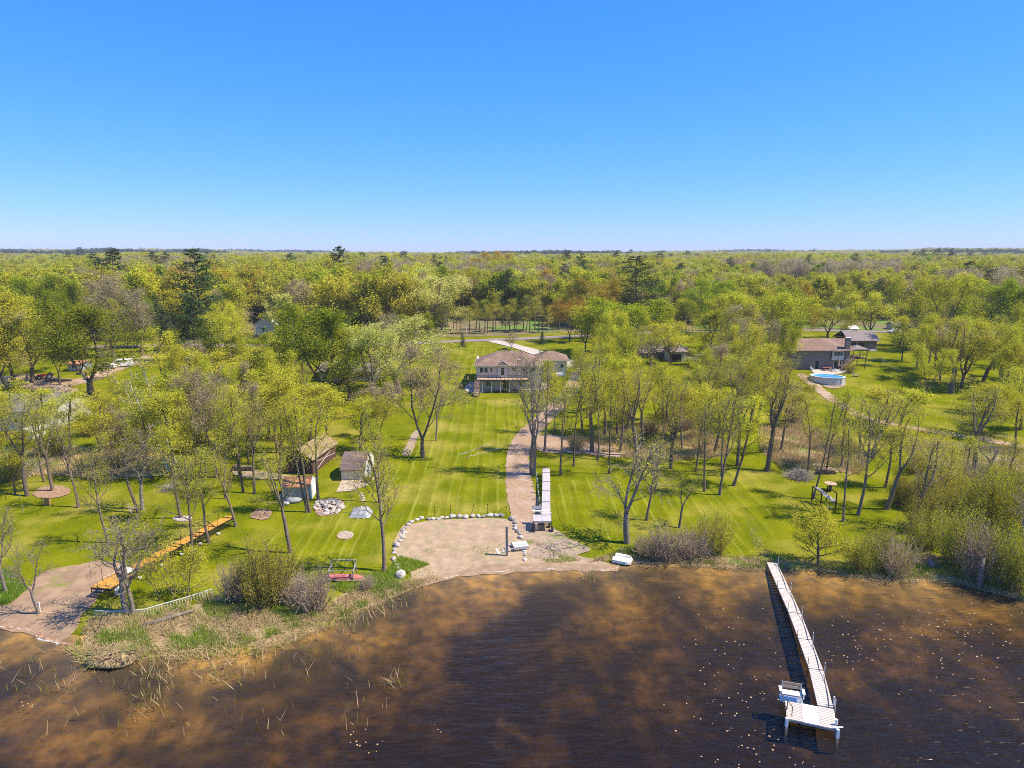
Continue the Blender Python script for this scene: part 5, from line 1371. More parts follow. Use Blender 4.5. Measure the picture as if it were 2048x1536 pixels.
# ------------------------------------------------------------------ canoe and rack
c = at(692, 1163); s = proj(*c)[2] / F
t = thing('canoe', 'faded red canoe lying upside down by the rack', 'canoe', c + Vector((-.2, .2, 0)), R(-3)); L2 = 42 * s
m = MB(); n, k = 17, 9; V = []
for i in range(n):
    u = i / (n - 1) * 2 - 1; wd = .48 * (1 - abs(u) ** 2.6) + .02; hh = .42 * (1 - abs(u) ** 6) + .03
    for j in range(k):
        a = math.pi * j / (k - 1); V.append((u * L2, math.cos(a) * wd, .28 + hh * math.sin(a) ** .7 - .05 * (1 - abs(u) ** 2)))
m.add(V, [(i * k + j, i * k + j + 1, (i + 1) * k + j + 1, (i + 1) * k + j) for i in range(n - 1) for j in range(k - 1)])
m.build('hull', mat('faded_red_hull', (.50, .13, .10), .5, (.60, .22, .17), 1.5), t, True)
g = MB()
for s_ in (-1, 1):
    pr = None
    for i in range(n):
        u = i / (n - 1) * 2 - 1; p = Vector((u * L2, s_ * (.48 * (1 - abs(u) ** 2.6) + .03), .25))
        if pr: g.bar(pr, p, .04)
        pr = p
g.build('gunwale', M['offwhite'], t)
c = at(688, 1158); t = thing('canoe_rack', 'grey wooden canoe rack standing over the red canoe', 'rack', c); m = MB()
xs_ = (-27 * s, 22 * s)
for x in xs_:
    m.bar((x, -.75, 0), (x, -.75, 1.3), .1).bar((x, .75, 0), (x, .75, 1.75), .1).bar((x, -.75, 1.25), (x, .75, 1.25), .1).bar((x, -.75, .9), (x, .4, 1.6), .08)
m.bar((xs_[0], .75, 1.75), (xs_[1], .75, 1.75), .09).bar((xs_[0], -.75, 1.3), (xs_[1], -.75, 1.3), .07).bar((xs_[0], .2, .25), (xs_[1], .2, .25), .07)
m.build('rack', mat('weathered_wood', (.38, .34, .30), .9, (.28, .25, .22), 3), t)
# overturned white rowboat half in the water
c = at(1246, 1124); s = proj(*c)[2] / F; t = thing('rowboat', 'white flat boat overturned at the water edge by the brush', 'boat', c, R(-26)); L2 = 18 * s; m = MB(); n = 9
prof = [(-.85, .08), (-.82, .34), (-.58, .52), (-.34, .52), (-.22, .34), (.22, .34), (.34, .52), (.58, .52), (.82, .34), (.85, .08)]
V = []
for i in range(n):
    u = i / (n - 1) * 2 - 1; tp = 1 - max(0, u) ** 3 * .42; hz = 1 - max(0, u) ** 4 * .4
    for a, b in prof: V.append((u * L2, a * tp * 1.05, .05 + b * hz * 1.15))
k = len(prof); m.add(V, [(i * k + j, (i + 1) * k + j, (i + 1) * k + j + 1, i * k + j + 1) for i in range(n - 1) for j in range(k - 1)] + [tuple(range(k)), tuple(range((n - 1) * k + k - 1, (n - 1) * k - 1, -1))])
m.build('hull', mat('white_hull', (.80, .79, .66), .4, (.66, .66, .5), 1.5), t, False)
MB().box(L2 - .12, L2 + .01, -.3, .3, .1, .3).build('transom', M['deck'], t)

# ------------------------------------------------------------------ post, stairs section, torches
c = at(1013.5, 1112); t = thing('net_post', 'tall grey square post standing on the sand beach', 'post', c)
MB().box(-.13, .13, -.13, .13, -.3, top_h(c.y, c.z, 1053)).build('post', mat('grey_post', (.26, .25, .25), .8, (.18, .17, .17), 2), t)
MB().box(.13, .2, -.1, .1, 1.25, 1.5).build('bracket', mat('teal_plate', (.1, .35, .36), .5), t)
c = at(1040, 1097); t = thing('dock_steps', 'white slatted dock section lying over the right boulder row', 'dock section', c + Vector((0, 0, .5)), R(14))
for i in range(8): MB().box(-.85 + i * .22, -.85 + i * .22 + .17, -.75, .75, .0, .06).build('slat', M['offwhite'], t)
MB().box(-.9, .9, -.78, -.72, -.25, .0).box(-.9, .9, .72, .78, -.25, 0).build('frame', M['metal'], t)
m = MB().bar((-.9, -.6, -.1), (-2.7, -.7, -.45), .07).bar((-.9, .6, -.1), (-2.7, .3, -.45), .07).bar((-2.7, -.9, -.45), (-2.7, .5, -.45), .22, .08)
for i in range(3): m.bar((-1.3 - i * .4, -.65, -.2 - i * .08), (-1.3 - i * .4, .5, -.2 - i * .08), .05)
m.build('ladder', M['offwhite'], t)
for i, (x, y, l) in enumerate(((869, 1034, 0), (901, 1031, .05), (942, 1030, .35), (975, 1028, .02), (1012, 1034, .03))):
    c = at(x, y); t = thing('garden_torch', ('thin dark garden torch nearest the left end of the boulder row', 'second garden torch from the left behind the boulders', 'leaning garden torch in the middle behind the boulders', 'fourth garden torch from the left behind the boulders', 'garden torch nearest the gravel drive behind the boulders')[i], 'torch', c, 0, 'garden torches behind the boulder row')
    MB().cyl((0, 0, -.1), (l, 0, 1.25), .028, n=5).build('pole', M['black'], t); MB().cyl((l, 0, 1.25), (l * 1.05, 0, 1.42), .07, .05, 6).build('lamp', M['black'], t)
c = at(1032.5, 874); t = thing('bird_house', 'small bird house on a thin post on the central lawn', 'bird house', c)
MB().cyl((0, 0, 0), (0, 0, 1.7), .035, n=5).build('pole', M['black'], t); MB().box(-.12, .12, -.12, .12, 1.7, 2.0).build('box', M['darkwood'], t)

# ------------------------------------------------------------------ swing frame, spool table, wood
c = at(1655, 1018); s = proj(*c)[2] / F; t = thing('swing_frame', 'dark timber swing frame on the right lawn', 'swing', c)
X = 15 * s; m = MB()
for x in (-X, X):
    for y in (-.1, 2.6): m.bar((x + (0 if x > 0 else 0), y, 0), (x, y, 2.2), .12)
    m.bar((x, -.1, 2.2), (x, 2.6, 2.2), .1).bar((x, -.1, .9), (x, 2.6, .9), .08)
m.bar((-X, 2.6, 1.0), (X, 2.6, 1.0), .08).bar((-X, -.1, .9), (X, -.1, .9), .08)
m.build('frame', M['black'], t)
m = MB()
for k in range(4): m.bar((-X + .1 + k * .2, 2.5, 2.1), (X * .55 + k * .2, -.1, 1.0), .1, .05)
m.build('plank_stack', M['plank_g'], t)
for i in range(6): place_rock(1650 + i * 2.5, 1015 + (i % 2) * 3, 4, 'stone', None, None, rr, .7, t)
c = at(1660, 981); t = thing('spool_table', 'round cable spool table on the right lawn', 'table', c)
MB().cyl((0, 0, 1.0), (0, 0, 1.08), .82, n=20).build('tabletop', M['deck'], t); MB().cyl((0, 0, 0), (0, 0, 1.0), .24, .2, 12).build('pedestal', M['darkwood'], t); MB().cyl((0, 0, 1.083), (0, 0, 1.09), .13, n=10).build('hole', M['shade'], t)

def stick_pile(name, label, px, py, rx, ry, hh, n, m, seed, L0=1.5):
    r = random.Random(seed); c = at(px, py); s = proj(*c)[2] / F; mb_ = MB()
    for i in range(n):
        a, q = r.uniform(0, 6.28), math.sqrt(r.random()); x, y = rx * s * q * math.cos(a), ry * q * math.sin(a); z = hh * (1 - q ** 1.5) * r.random()
        b = r.uniform(0, 6.28); tl = r.uniform(-.35, .45); L_ = L0 * r.uniform(.4, 1.2)
        gz = h1(c.x + x, c.y + y) - c.z
        mb_.cyl((x, y, gz + z + .03), (x + math.cos(b) * L_ * math.cos(tl), y + math.sin(b) * L_ * math.cos(tl), gz + z + .03 + L_ * math.sin(tl)), r.uniform(.015, .05), .012, 4)
    t = thing(name, label, 'pile', c); tag(mb_.build('stick', m, t), kind='stuff'); return t
grey_wood = mat('dead_wood', (.36, .31, .27), .9, (.22, .18, .15), 2)
stick_pile('brush_pile', 'grey brush pile at the edge of the dead-grass marsh', 1598, 955, 18, 1.8, 1.6, 420, grey_wood, 1, 1.7)
stick_pile('branch_pile', 'long pile of grey branches left of the wood chip ring', 45, 945, 34, 3.5, 1.8, 520, grey_wood, 2, 2.4)
stick_pile('brush_pile', 'low scatter of sticks on the grass right of the orange dock tree', 340, 975, 14, 2.0, .4, 110, grey_wood, 3, 1.4)
stick_pile('driftwood_pile', 'small heap of driftwood beside the overturned white boat', 1243, 1108, 7, .8, .35, 60, grey_wood, 4, .8)
def log_stack(label, px, py, n, seed, L_=.5, cols=12):
    c = at(px, py); t = thing('woodpile', label, 'woodpile', c); r = random.Random(seed)
    mm = [MB().cyl((0, -L_ / 2, 0), (0, L_ / 2, 0), .11, .1, 7).mesh('log', M['bark' if k else 'bark_dark']) for k in range(2)]
    i = 0
    for row in range(6):
        for k in range(cols - row):
            if i >= n: return
            obj('log', r.choice(mm), t, ((k + row * .5) * .23 - cols * .115, r.uniform(-.05, .05), .11 + row * .2), (0, 0, r.uniform(-.08, .08))); i += 1
log_stack('dark stacked woodpile beside the dirt patch left of the brown shed', 487, 942, 60, 1, .6, 16)
log_stack('small woodpile behind the birches on the left lawn', 232, 938, 40, 2, .6, 12)
log_stack('dark woodpile beside the brush pile near the marsh', 1652, 948, 46, 3, .6, 14)
c = at(303, 1252); t = thing('driftwood_log', 'forked driftwood log lying on the left shore below the fence', 'log', c)
MB().cyl((-.8, -.4, .15), (3.0, 1.9, .5), .22, .12, 8).cyl((.9, .6, .25), (1.3, 2.3, .5), .14, .05, 7).build('log', M['bark_pale'], t, True)
c = at(86, 1224); t = thing('plank_stack', 'pale planks lying beside the bare tree at the left shore', 'planks', c)
for i in range(3): MB().box(0, 1.4 - .3 * i, -.1, .1, 0, .06).build('plank', M['deck'], t, loc=(.5, i * .45 - .3, .03), rot=(0, 0, .2 + .1 * i))
MB().box(-.35, -.2, -.1, .0, 0, 1.0).build('marker_board', M['white'], t)
c = at(1861, 1136); tag(MB().cyl((0, 0, -.2), (0, .1, .9), .42, .34, 10).build('tree_stump', M['bark_pale'], None, True, loc=c), 'pale cut tree stump in the grass at the right shore', 'stump')
c = at(1958, 1175); tag(MB().cyl((0, 0, -.2), (.1, .1, 3.2), .28, .18, 9).build('dead_snag', M['bark_pale'], None, True, loc=c), 'broken pale dead trunk standing in the right shore brush', 'snag')
c = at(228, 1318); m = MB(); r = random.Random(6)
t = thing('straw_mound', 'round mound of dead reeds at the left water edge', 'mound', c)
MB().rock((0, 0, .15), 1.5, r, (1.35, .9, .45), 14, 8).build('mound', M['straw'], t, True)
for i in range(800):
    a, q = r.uniform(0, 6.28), math.sqrt(r.random()); x, y = 2.0 * q * math.cos(a), 1.3 * q * math.sin(a); z = .15 + .62 * (1 - q * q) ** .5; b = r.uniform(0, 6.28)
    m.bar((x, y, z), (x + .7 * math.cos(b), y + .7 * math.sin(b), z + r.uniform(-.2, .25)), .035)
tag(m.build('straw', M['straw'], t), kind='stuff')
# cut log stump trunk lying log in wire garden: thin wire garden posts at the left
for i, (x, y) in enumerate(((40, 1000), (47, 1027), (85, 1012), (88, 1014), (12, 1000))):
    c = at(x, y); tag(MB().cyl((0, 0, -.1), (0, 0, 1.3), .04, n=5).build('fence_post', M['bark_pale'] if i < 2 else M['darkwood'], loc=c), ('pale thin fence post near the wood chip ring', 'lowest pale fence post left of the leaning tree', 'dark fence post in the tall grass left', 'second dark fence post touching the first', 'pale fence post at the left edge lawn')[i], 'post', 'garden fence posts on the left lawn')
c = at(96, 1010); tag(MB().box(-.3, .3, -.2, .2, 0, 1.0).build('log_stump', mat('orange_stump', (.42, .22, .08), .9), loc=c), 'orange-brown stump among the fence posts', 'stump')

# ------------------------------------------------------------------ chain-link fence, utility wire, vehicles
c = at(1733, 733); t = thing('chain_link_fence', 'grey chain-link dog run on the grass right of the gazebo', 'fence', c)
pts = [at(1731, 722), at(1762, 722), at(1772, 733), at(1800, 748)]; m = MB()
for a, b in zip(pts, pts[1:]):
    a, b = a - c, b - c; n = max(2, int((b - a).length / 2.2))
    for i in range(n + 1): q = a.lerp(b, i / n); m.cyl(q, q + Vector((0, 0, 1.3)), .035, n=5)
    for z in (.1, .5, .9, 1.28): m.bar(a + Vector((0, 0, z)), b + Vector((0, 0, z)), .025)
m.build('frame', M['metal'], t)
c = at(1640, 812); t = thing('wire_fence', 'long single-wire fence across the grass in front of the pool', 'fence', at(1612, 806))
pts = [at(x, y) for x, y in ((1612, 806), (1680, 807), (1760, 809), (1850, 812))]; m = MB(); O = t.location.copy()
for a, b in zip(pts, pts[1:]):
    m.cyl(a - O, a - O + Vector((0, 0, 1.1)), .04, n=5).bar(a - O + Vector((0, 0, 1.05)), b - O + Vector((0, 0, 1.05)), .04)
m.build('wire', M['metal'], t)

def vehicle(name, label, cat, px, py, rz, m, L_=4.6, w_=1.85, h_=1.5, style='car'):
    c = at(px, py); t = thing(name, label, cat, c, rz); y = w_ / 2
    if style == 'van': prof = [(-L_ / 2, .35), (L_ / 2, .35), (L_ / 2, .95), (L_ / 2 - .7, 1.15), (L_ / 2 - 1.3, h_), (-L_ / 2 + .1, h_), (-L_ / 2, .9)]
    elif style == 'truck': prof = [(-L_ / 2, .4), (L_ / 2, .4), (L_ / 2, 1.0), (L_ / 2 - 1.1, 1.12), (L_ / 2 - 1.6, h_), (.0, h_), (-.35, 1.1), (-L_ / 2, 1.05)]
    else: prof = [(-L_ / 2, .32), (L_ / 2, .32), (L_ / 2, .75), (L_ / 2 - 1.1, .9), (L_ / 2 - 1.8, h_), (-L_ / 2 + 1.0, h_), (-L_ / 2 + .2, .95), (-L_ / 2, .8)]
    MB().prism(prof, 'y', -y, y).build('body', m, t)
    MB().box(-L_ * .3, L_ / 2 - 1.75, -y - .012, y + .012, h_ * .66, h_ * .93).build('window', M['glass'], t)
    for x in (-L_ * .32, L_ * .32):
        for s in (-1, 1): wheel(t, (x, s * (y - .08), .33), .33, (0, 1, 0), .2, 'black', 'metal')
    for s in (-1, 1): MB().box(L_ / 2 - .02, L_ / 2 + .03, s * y * .75 - .12, s * y * .75 + .12, .6, .78).build('headlight', M['metal'], t)
vehicle('van', 'white van parked at the end of the left gravel drive', 'van', 243, 734, R(200), M['white'], 5.2, 2.0, 2.0, 'van')
vehicle('parked_car', 'white car half hidden by leaves left of the van', 'car', 212, 737, R(185), M['white'])
vehicle('parked_car', 'white car parked left of the white-roofed building behind brown tree', 'car', 452, 674, R(180), M['white'])
vehicle('pickup_truck', 'grey pickup beside the hidden ranch house', 'truck', 1395, 722, R(5), M['metal'], 5.4, 1.95, 1.75, 'truck')
vehicle('parked_car', 'white car under trees right of the grey-roofed garage', 'car', 1790, 666, R(190), M['white'])
c = at(92, 757); red = mat('tractor_red', (.55, .08, .03), .5); t = thing('tractor', 'small red tractor parked on the gravel turnaround', 'tractor', c, R(205))
MB().prism([(-.2, .55), (1.7, .5), (1.75, 1.05), (.2, 1.15), (-.2, .9)], 'y', -.4, .4).build('hood', red, t); MB().prism([(-1.2, .6), (-.2, .6), (-.2, .85), (-1.2, 1.1)], 'y', -.65, .65).build('fender', red, t)
MB().box(-.95, -.5, -.3, .3, 1.1, 1.25).box(-1.05, -.93, -.3, .3, 1.2, 1.7).build('seat', M['black'], t); MB().cyl((-.1, 0, 1.1), (-.3, 0, 1.5), .03).cyl((-.32, 0, 1.5), (-.3, 0, 1.53), .22, n=10).build('steering_wheel', M['black'], t)
for s in (-1, 1): wheel(t, (-.8, s * .75, .65), .65, (0, 1, 0), .35, 'black', 'offwhite'); wheel(t, (1.2, s * .6, .38), .38, (0, 1, 0), .25, 'black', 'offwhite')
MB().box(1.8, 2.0, -.8, .8, .15, .7).build('loader_bucket', M['black'], t)
for i, (x, y, lab) in enumerate(((50, 762, 'yellow planks lying left of the gravel turnaround'), (165, 748, 'brown timber trough on the grass by the small barn'), (118, 834, 'white boxes beside the grey-roofed house corner'), (242, 836, 'white sheet by the thin tree on the left lawn'),
                                 (1010, 698, 'dark shrub planter beside the pale driveway'), (120, 762, 'dark timber edging beside the gravel turnaround'))):
    c = at(x, y); mm = [mat('yellow_board', (.6, .5, .15), .7), M['darkwood'], M['white'], M['white'], M['darkwood'], M['darkwood']][i]
    m = MB(); L_ = (3.0, 2.6, 1.6, 1.6, 1.5, 6.0)[i]
    for k in range(3): m.box(-L_ / 2 + k * .1, L_ / 2 - k * .2, k * .4 - .5, k * .4 - .25, 0, (.1, .4, 1.0, .5, .3, .35)[i])
    tag(m.build(('plank_stack', 'trough', 'storage_box', 'covered_bundle', 'planter', 'timber_edging')[i], mm, loc=c), lab, ('planks', 'trough', 'box', 'bundle', 'planter', 'edging')[i])
# ------------------------------------------------------------------ trees placed one by one: kind, base x, base y, top y, crown half width (photo px), lean px
T_ = [
 # left foreground
 ('bare', 13, 1187, 1015, 34, 0), ('bare', 78, 1228, 1078, 42, 0), ('bare', 250, 1224, 1020, 60, -10), ('bare', 266, 1232, 1040, 58, 15),
 ('single', 218, 1085, 895, 38, -32), ('fork', 55, 992, 790, 52, -26), ('fork', 105, 982, 790, 45, -12), ('slim', 90, 963, 810, 30, 0),
 ('single', 157, 1015, 830, 38, -10), ('fork', 277, 1025, 850, 40, -30), ('bare', 284, 1020, 850, 40, 5), ('slim', 363, 1036, 850, 34, -3),
 ('single', 384, 1111, 905, 44, 5), ('slim', 417, 1085, 905, 36, -10), ('single', 472, 1053, 880, 40, -28), ('slim', 487, 985, 800, 34, 0),
 ('fork', 509, 987, 800, 36, -5), ('slim', 450, 997, 830, 34, 0), ('sap', 347, 1208, 1085, 46, 8), ('sap', 318, 1201, 1110, 38, -6), ('sap', 372, 1195, 1100, 34, 6),
 ('birch', 337, 942, 735, 30, -70), ('birch', 352, 925, 700, 30, -55), ('birch', 300, 900, 745, 26, -45),
 ('slim', 239, 842, 745, 20, 0), ('brown', 217, 760, 690, 12, 0), ('fork', 581, 1106, 885, 56, -8), ('slim', 762, 1006, 800, 30, 3), ('single', 768, 1143, 870, 60, 8),
 ('slim', 614, 1025, 800, 30, -14), ('slim', 620, 1024, 810, 30, -6), ('slim', 637, 1000, 800, 34, 12), ('brown', 846, 916, 692, 62, 14), ('bare', 872, 881, 740, 22, 5),
 ('slimy', 558, 905, 745, 40, 0), ('brown', 760, 832, 766, 38, 0),
 # left middle
 ('pale', 798, 786, 638, 92, -34), ('dark', 645, 802, 612, 84, -4), ('dark', 184, 800, 606, 92, -8), ('maple', 30, 770, 585, 62, -12), ('pale', 66, 765, 620, 55, 8), ('maple', 10, 775, 640, 50, 0),
 ('lime', 120, 770, 640, 44, 0), ('spruce', 345, 722, 585, 30, -26), ('pine', 395, 775, 590, 46, 0), ('pine', 408, 705, 494, 46, -6), ('lime', 434, 760, 630, 36, -6),
 ('brown', 486, 699, 622, 28, 0), ('maple', 572, 704, 650, 16, 0), ('brown', 228, 716, 560, 44, -6), ('brown', 285, 712, 580, 44, 0), ('dark', 95, 690, 552, 46, 0), ('dark', 160, 690, 560, 38, 0),
 ('slim', 281, 708, 668, 9, 0), ('lime', 480, 800, 700, 60, 0), ('lime', 540, 880, 735, 50, 0), ('slimy', 395, 880, 745, 46, 0), ('lime', 505, 905, 800, 50, 0), ('slimy', 660, 905, 790, 42, 0),
 ('maple', 320, 860, 745, 40, 0), ('dark', 300, 870, 800, 34, 0), ('lime', 380, 820, 700, 45, 0), ('lime', 30, 990, 860, 40, 0), ('slimy', 140, 920, 790, 40, 0), ('lime', 200, 905, 800, 44, 0), ('slimy', 70, 900, 780, 42, 0),
 ('brown', 250, 930, 830, 44, 0), ('brown', 270, 900, 800, 40, 0), ('slimy', 440, 900, 770, 42, 0), ('slim', 560, 960, 800, 34, 0), ('slim', 590, 930, 790, 38, 0), ('slimy', 620, 880, 770, 38, 0),
 ('lime', 15, 880, 760, 44, 0), ('lime', 760, 880, 790, 42, 0), ('slimy', 720, 905, 800, 34, 0), ('lime', 330, 790, 660, 40, 10),
 # behind, near the road
 ('pale', 855, 668, 550, 70, 8), ('dark', 806, 662, 594, 28, 0), ('brown', 1022, 701, 664, 17, 0), ('spruce', 926, 694, 664, 8.5, 0), ('spruce', 1084, 688, 662, 9.5, 0),
 ('bronze', 1140, 684, 600, 34, 0), ('bronze', 1190, 680, 556, 54, 0), ('maple', 1245, 712, 600, 74, 0), ('maple', 1205, 716, 620, 34, 0), ('lime', 1330, 708, 612, 40, 0), ('maple', 1470, 702, 590, 46, 0), ('lime', 1520, 706, 586, 40, 0), ('maple', 1570, 700, 580, 34, 0), ('maple', 700, 796, 650, 56, 0), ('pale', 745, 806, 655, 52, 8), ('lime', 450, 722, 622, 40, 0), ('maple', 500, 752, 672, 36, 0), ('lime', 606, 748, 650, 36, 0), ('maple', 560, 760, 670, 40, 0), ('maple', 830, 712, 630, 34, 0), ('brown', 780, 716, 630, 36, 0), ('lime', 1170, 704, 612, 30, 0), ('maple', 1420, 716, 620, 36, 0), ('pine', 1273, 660, 510, 48, -8), ('dark', 1421, 668, 560, 40, -4), ('spruce', 1449, 662, 572, 20, 0),
 ('lime', 1340, 730, 645, 40, 0), ('fork', 1300, 745, 660, 40, -10), ('brown', 1480, 735, 610, 40, 0), ('maple', 1530, 735, 590, 62, 0), ('lime', 1570, 745, 650, 28, 0), ('maple', 1655, 677, 614, 38, 0),
 ('bronze', 1600, 682, 566, 30, 0), ('lime', 1735, 690, 586, 44, 0), ('lime', 1665, 650, 565, 34, 0), ('lime', 1800, 690, 552, 44, 10), ('maple', 1880, 700, 555, 46, 0), ('maple', 1960, 695, 560, 50, 0), ('maple', 2035, 700, 565, 44, 0),
 ('pine', 1803, 722, 640, 24, 0), ('spruce', 1811, 664, 612, 13, 0), ('spruce', 1829, 664, 616, 12, 0), ('spruce', 1848, 664, 610, 14, 0), ('spruce', 1700, 660, 620, 10, 0),
 # right middle
 ('fork', 1901, 786, 640, 56, 20), ('lime', 1921, 778, 640, 48, 12), ('fork', 1966, 763, 640, 46, 16), ('fork', 1998, 777, 660, 44, 20), ('maple', 1961, 868, 768, 46, 0), ('lime', 1833, 738, 628, 44, 0),
 ('lime', 1850, 800, 690, 40, 0), ('lime', 1880, 760, 640, 42, 0), ('brown', 1870, 742, 650, 34, 0), ('lime', 2040, 860, 740, 44, 0), ('lime', 2030, 780, 640, 50, 0), ('brown', 2060, 820, 680, 40, 0),
 ('fork', 1572, 800, 700, 26, -8), ('slimy', 1775, 850, 775, 34, 0), ('slimy', 1800, 870, 775, 38, 0), ('lime', 1585, 850, 760, 34, -6), ('fork', 1545, 852, 735, 44, 0), ('brown', 1580, 830, 770, 30, 0),
 # middle right grove
 ('bare', 1062, 948, 700, 40, -4), ('bare', 1068, 950, 715, 34, 8), ('slim', 1089, 903, 720, 28, -6), ('slim', 1122, 950, 755, 30, 0), ('slim', 1147, 932, 740, 30, 2), ('fork', 1184, 903, 690, 42, -6),
 ('slim', 1195, 920, 740, 28, -8), ('slim', 1219, 947, 740, 30, 3), ('bare', 1255, 1087, 885, 66, 12), ('single', 1293, 1041, 880, 40, 14), ('fork', 1358, 1056, 940, 34, 24), ('fork', 1341, 937, 770, 42, 0),
 ('slim', 1314, 926, 750, 32, 2), ('single', 1409, 983, 800, 34, -2), ('single', 1439, 990, 780, 40, 6), ('slim', 1444, 953, 790, 30, 0), ('slimy', 1466, 972, 790, 34, 12), ('fork', 1475, 931, 720, 44, 6),
 ('slim', 1391, 943, 780, 28, 0), ('fork', 1534, 942, 720, 50, 30), ('fork', 1274, 911, 740, 42, -10), ('fork', 1284, 891, 720, 42, 8), ('slim', 1325, 891, 730, 30, 0), ('slim', 1240, 905, 740, 30, 0), ('fork', 1165, 865, 720, 34, -6),
 ('slim', 1110, 870, 730, 26, 0), ('slimy', 1210, 870, 750, 34, 0), ('slimy', 1250, 860, 745, 36, 0), ('lime', 1310, 850, 740, 38, 0), ('lime', 1370, 840, 730, 42, 0), ('fork', 1420, 850, 720, 44, 0), ('lime', 1400, 880, 770, 36, 0),
 ('slimy', 1350, 880, 775, 34, 0), ('fork', 1475, 840, 710, 46, 0), ('brown', 1190, 800, 715, 34, 0), ('lime', 1230, 810, 715, 40, 0), ('brown', 1440, 800, 690, 40, 0), ('lime', 1290, 800, 720, 36, 0), ('slim', 1365, 900, 760, 30, 0),
 ('slimy', 1430, 905, 780, 36, 0), ('slim', 1130, 850, 760, 22, 0), ('dark', 1505, 770, 690, 24, 0), ('lime', 1400, 770, 700, 34, 0),
 # right foreground
 ('slim', 1626, 998, 790, 32, 34), ('slim', 1686, 1044, 850, 30, 14), ('single', 1716, 1030, 800, 48, 28), ('fork', 1773, 1018, 810, 46, 28), ('fork', 1822, 1056, 855, 56, 22), ('slim', 1616, 945, 790, 30, 12),
 ('slim', 1652, 941, 790, 28, 0), ('slim', 1683, 936, 780, 32, 8), ('fork', 1743, 916, 775, 44, 44), ('fork', 1948, 940, 770, 46, 10), ('bare', 1970, 950, 868, 46, 6), ('slim', 2030, 903, 800, 26, 0), ('slimy', 1770, 975, 850, 28, 0),
 ('slim', 1925, 970, 870, 26, 0), ('slim', 2010, 975, 880, 26, 0), ('willow', 1637, 1134, 1022, 50, 12), ('slim', 1880, 1020, 890, 24, 0), ('slim', 1960, 1060, 930, 28, 0), ('slim', 2030, 1050, 910, 30, 0), ('bare', 2040, 1130, 960, 40, 0),
 ('slim', 1720, 905, 800, 28, 0), ('slim', 1560, 905, 780, 30, 0),
]
B_ = [('bushg', 540, 1208, 1095, 66), ('bushb', 470, 1205, 1130, 36), ('bushb', 625, 1222, 1145, 46), ('bushb', 585, 1205, 1150, 40), ('bushg', 1425, 1105, 1032, 46), ('bushb', 1330, 1118, 1060, 48), ('bushb', 1385, 1116, 1066, 42), ('bushb', 1290, 1112, 1075, 34),
 ('bushg', 1720, 1140, 1075, 44), ('bushb', 1790, 1150, 1080, 46), ('bushg', 1760, 1125, 1060, 40), ('bushg', 1850, 1095, 1030, 46), ('bushg', 1910, 1130, 1020, 52), ('bushb', 1960, 1160, 1060, 48), ('bushg', 2010, 1170, 1060, 52), ('bushg', 2045, 1190, 1090, 44),
 ('bushg', 1850, 1060, 985, 46), ('bushg', 1900, 1050, 960, 48), ('bushg', 1950, 1070, 950, 50), ('bushg', 2000, 1080, 960, 50), ('bushg', 2040, 1060, 950, 48), ('bushg', 1890, 1000, 930, 44), ('bushb', 1850, 1010, 950, 38), ('bushg', 2010, 1010, 930, 46), ('bushb', 1935, 1000, 930, 40),
 ('bushg', 1800, 1010, 950, 30), ('bushb', 1590, 845, 800, 32), ('bushg', 300, 905, 850, 40), ('bushb', 735, 1180, 1150, 18), ('bushg', 735, 965, 950, 12), ('bushg', 1500, 800, 770, 20), ('bushg', 1160, 735, 712, 22), ('bushg', 1210, 745, 715, 26),
 ('bushg', 1830, 945, 905, 30), ('bushg', 1700, 745, 728, 12), ('bushb', 1150, 900, 870, 20), ('bushg', 610, 700, 680, 30), ('bushg', 380, 905, 860, 40), ('bushg', 480, 870, 830, 36), ('bushg', 240, 880, 840, 34), ('bushg', 180, 870, 830, 34),
 ('bushg', 20, 960, 905, 40), ('bushg', 430, 850, 810, 38), ('bushg', 100, 915, 870, 34), ('bushg', 1240, 845, 815, 26), ('bushg', 1330, 850, 820, 26), ('bushg', 1420, 830, 800, 28), ('bushb', 1300, 870, 840, 24), ('bushb', 1370, 860, 825, 26)]
for k, x, y, tp, hw, ln in T_: plant(k, x, y, tp, hw, ln)
for k, x, y, tp, hw in B_: plant(k, x, y, tp, hw)

# more of the grove: trunks spread through the wooded yards between the open lawns
KEEP_CLEAR = [(900, 690, 1140, 790), (1612, 650, 1770, 778), (30, 705, 300, 790), (560, 890, 770, 1000), (665, 735, 735, 775), (0, 790, 130, 880), (1330, 700, 1380, 725), (500, 630, 560, 700), (1640, 770, 1740, 830)]
def fill(poly, n, kinds, seed, hr, gap):
    r = random.Random(seed); D = np.array(poly, float); have = [(t[2], t[3]) for t in TREES]; k = 0
    for _ in range(n * 30):
        x, y = r.uniform(D[:, 0].min(), D[:, 0].max()), r.uniform(D[:, 1].min(), D[:, 1].max())
        if not inside(np.array([(x, y)]), D)[0] or any(abs(x - a) < gap and abs(y - b) < gap * .4 for a, b in have): continue
        kd = r.choice(kinds); q = at(x, y); d = proj(*q)[2]; h_ = r.uniform(*hr)
        ty = proj(q.x, q.y, q.z + h_)[1]; cw = h_ * .26 / d * F
        if any(x + cw > a and x - cw < b and y > c and ty < e - 8 for a, c, b, e in KEEP_CLEAR): continue
        plant(kd, x, y, H=h_, Wd=h_ * (.27 if kd in ('lime', 'maple') else .22)); have.append((x, y)); k += 1
        if k >= n: return
fill([(0, 800), (130, 850), (260, 850), (480, 760), (560, 800), (660, 860), (700, 930), (560, 960), (400, 960), (200, 960), (0, 930)], 17, ['lime', 'slimy', 'fork', 'lime', 'brown', 'slim'], 1, (11, 16), 26)
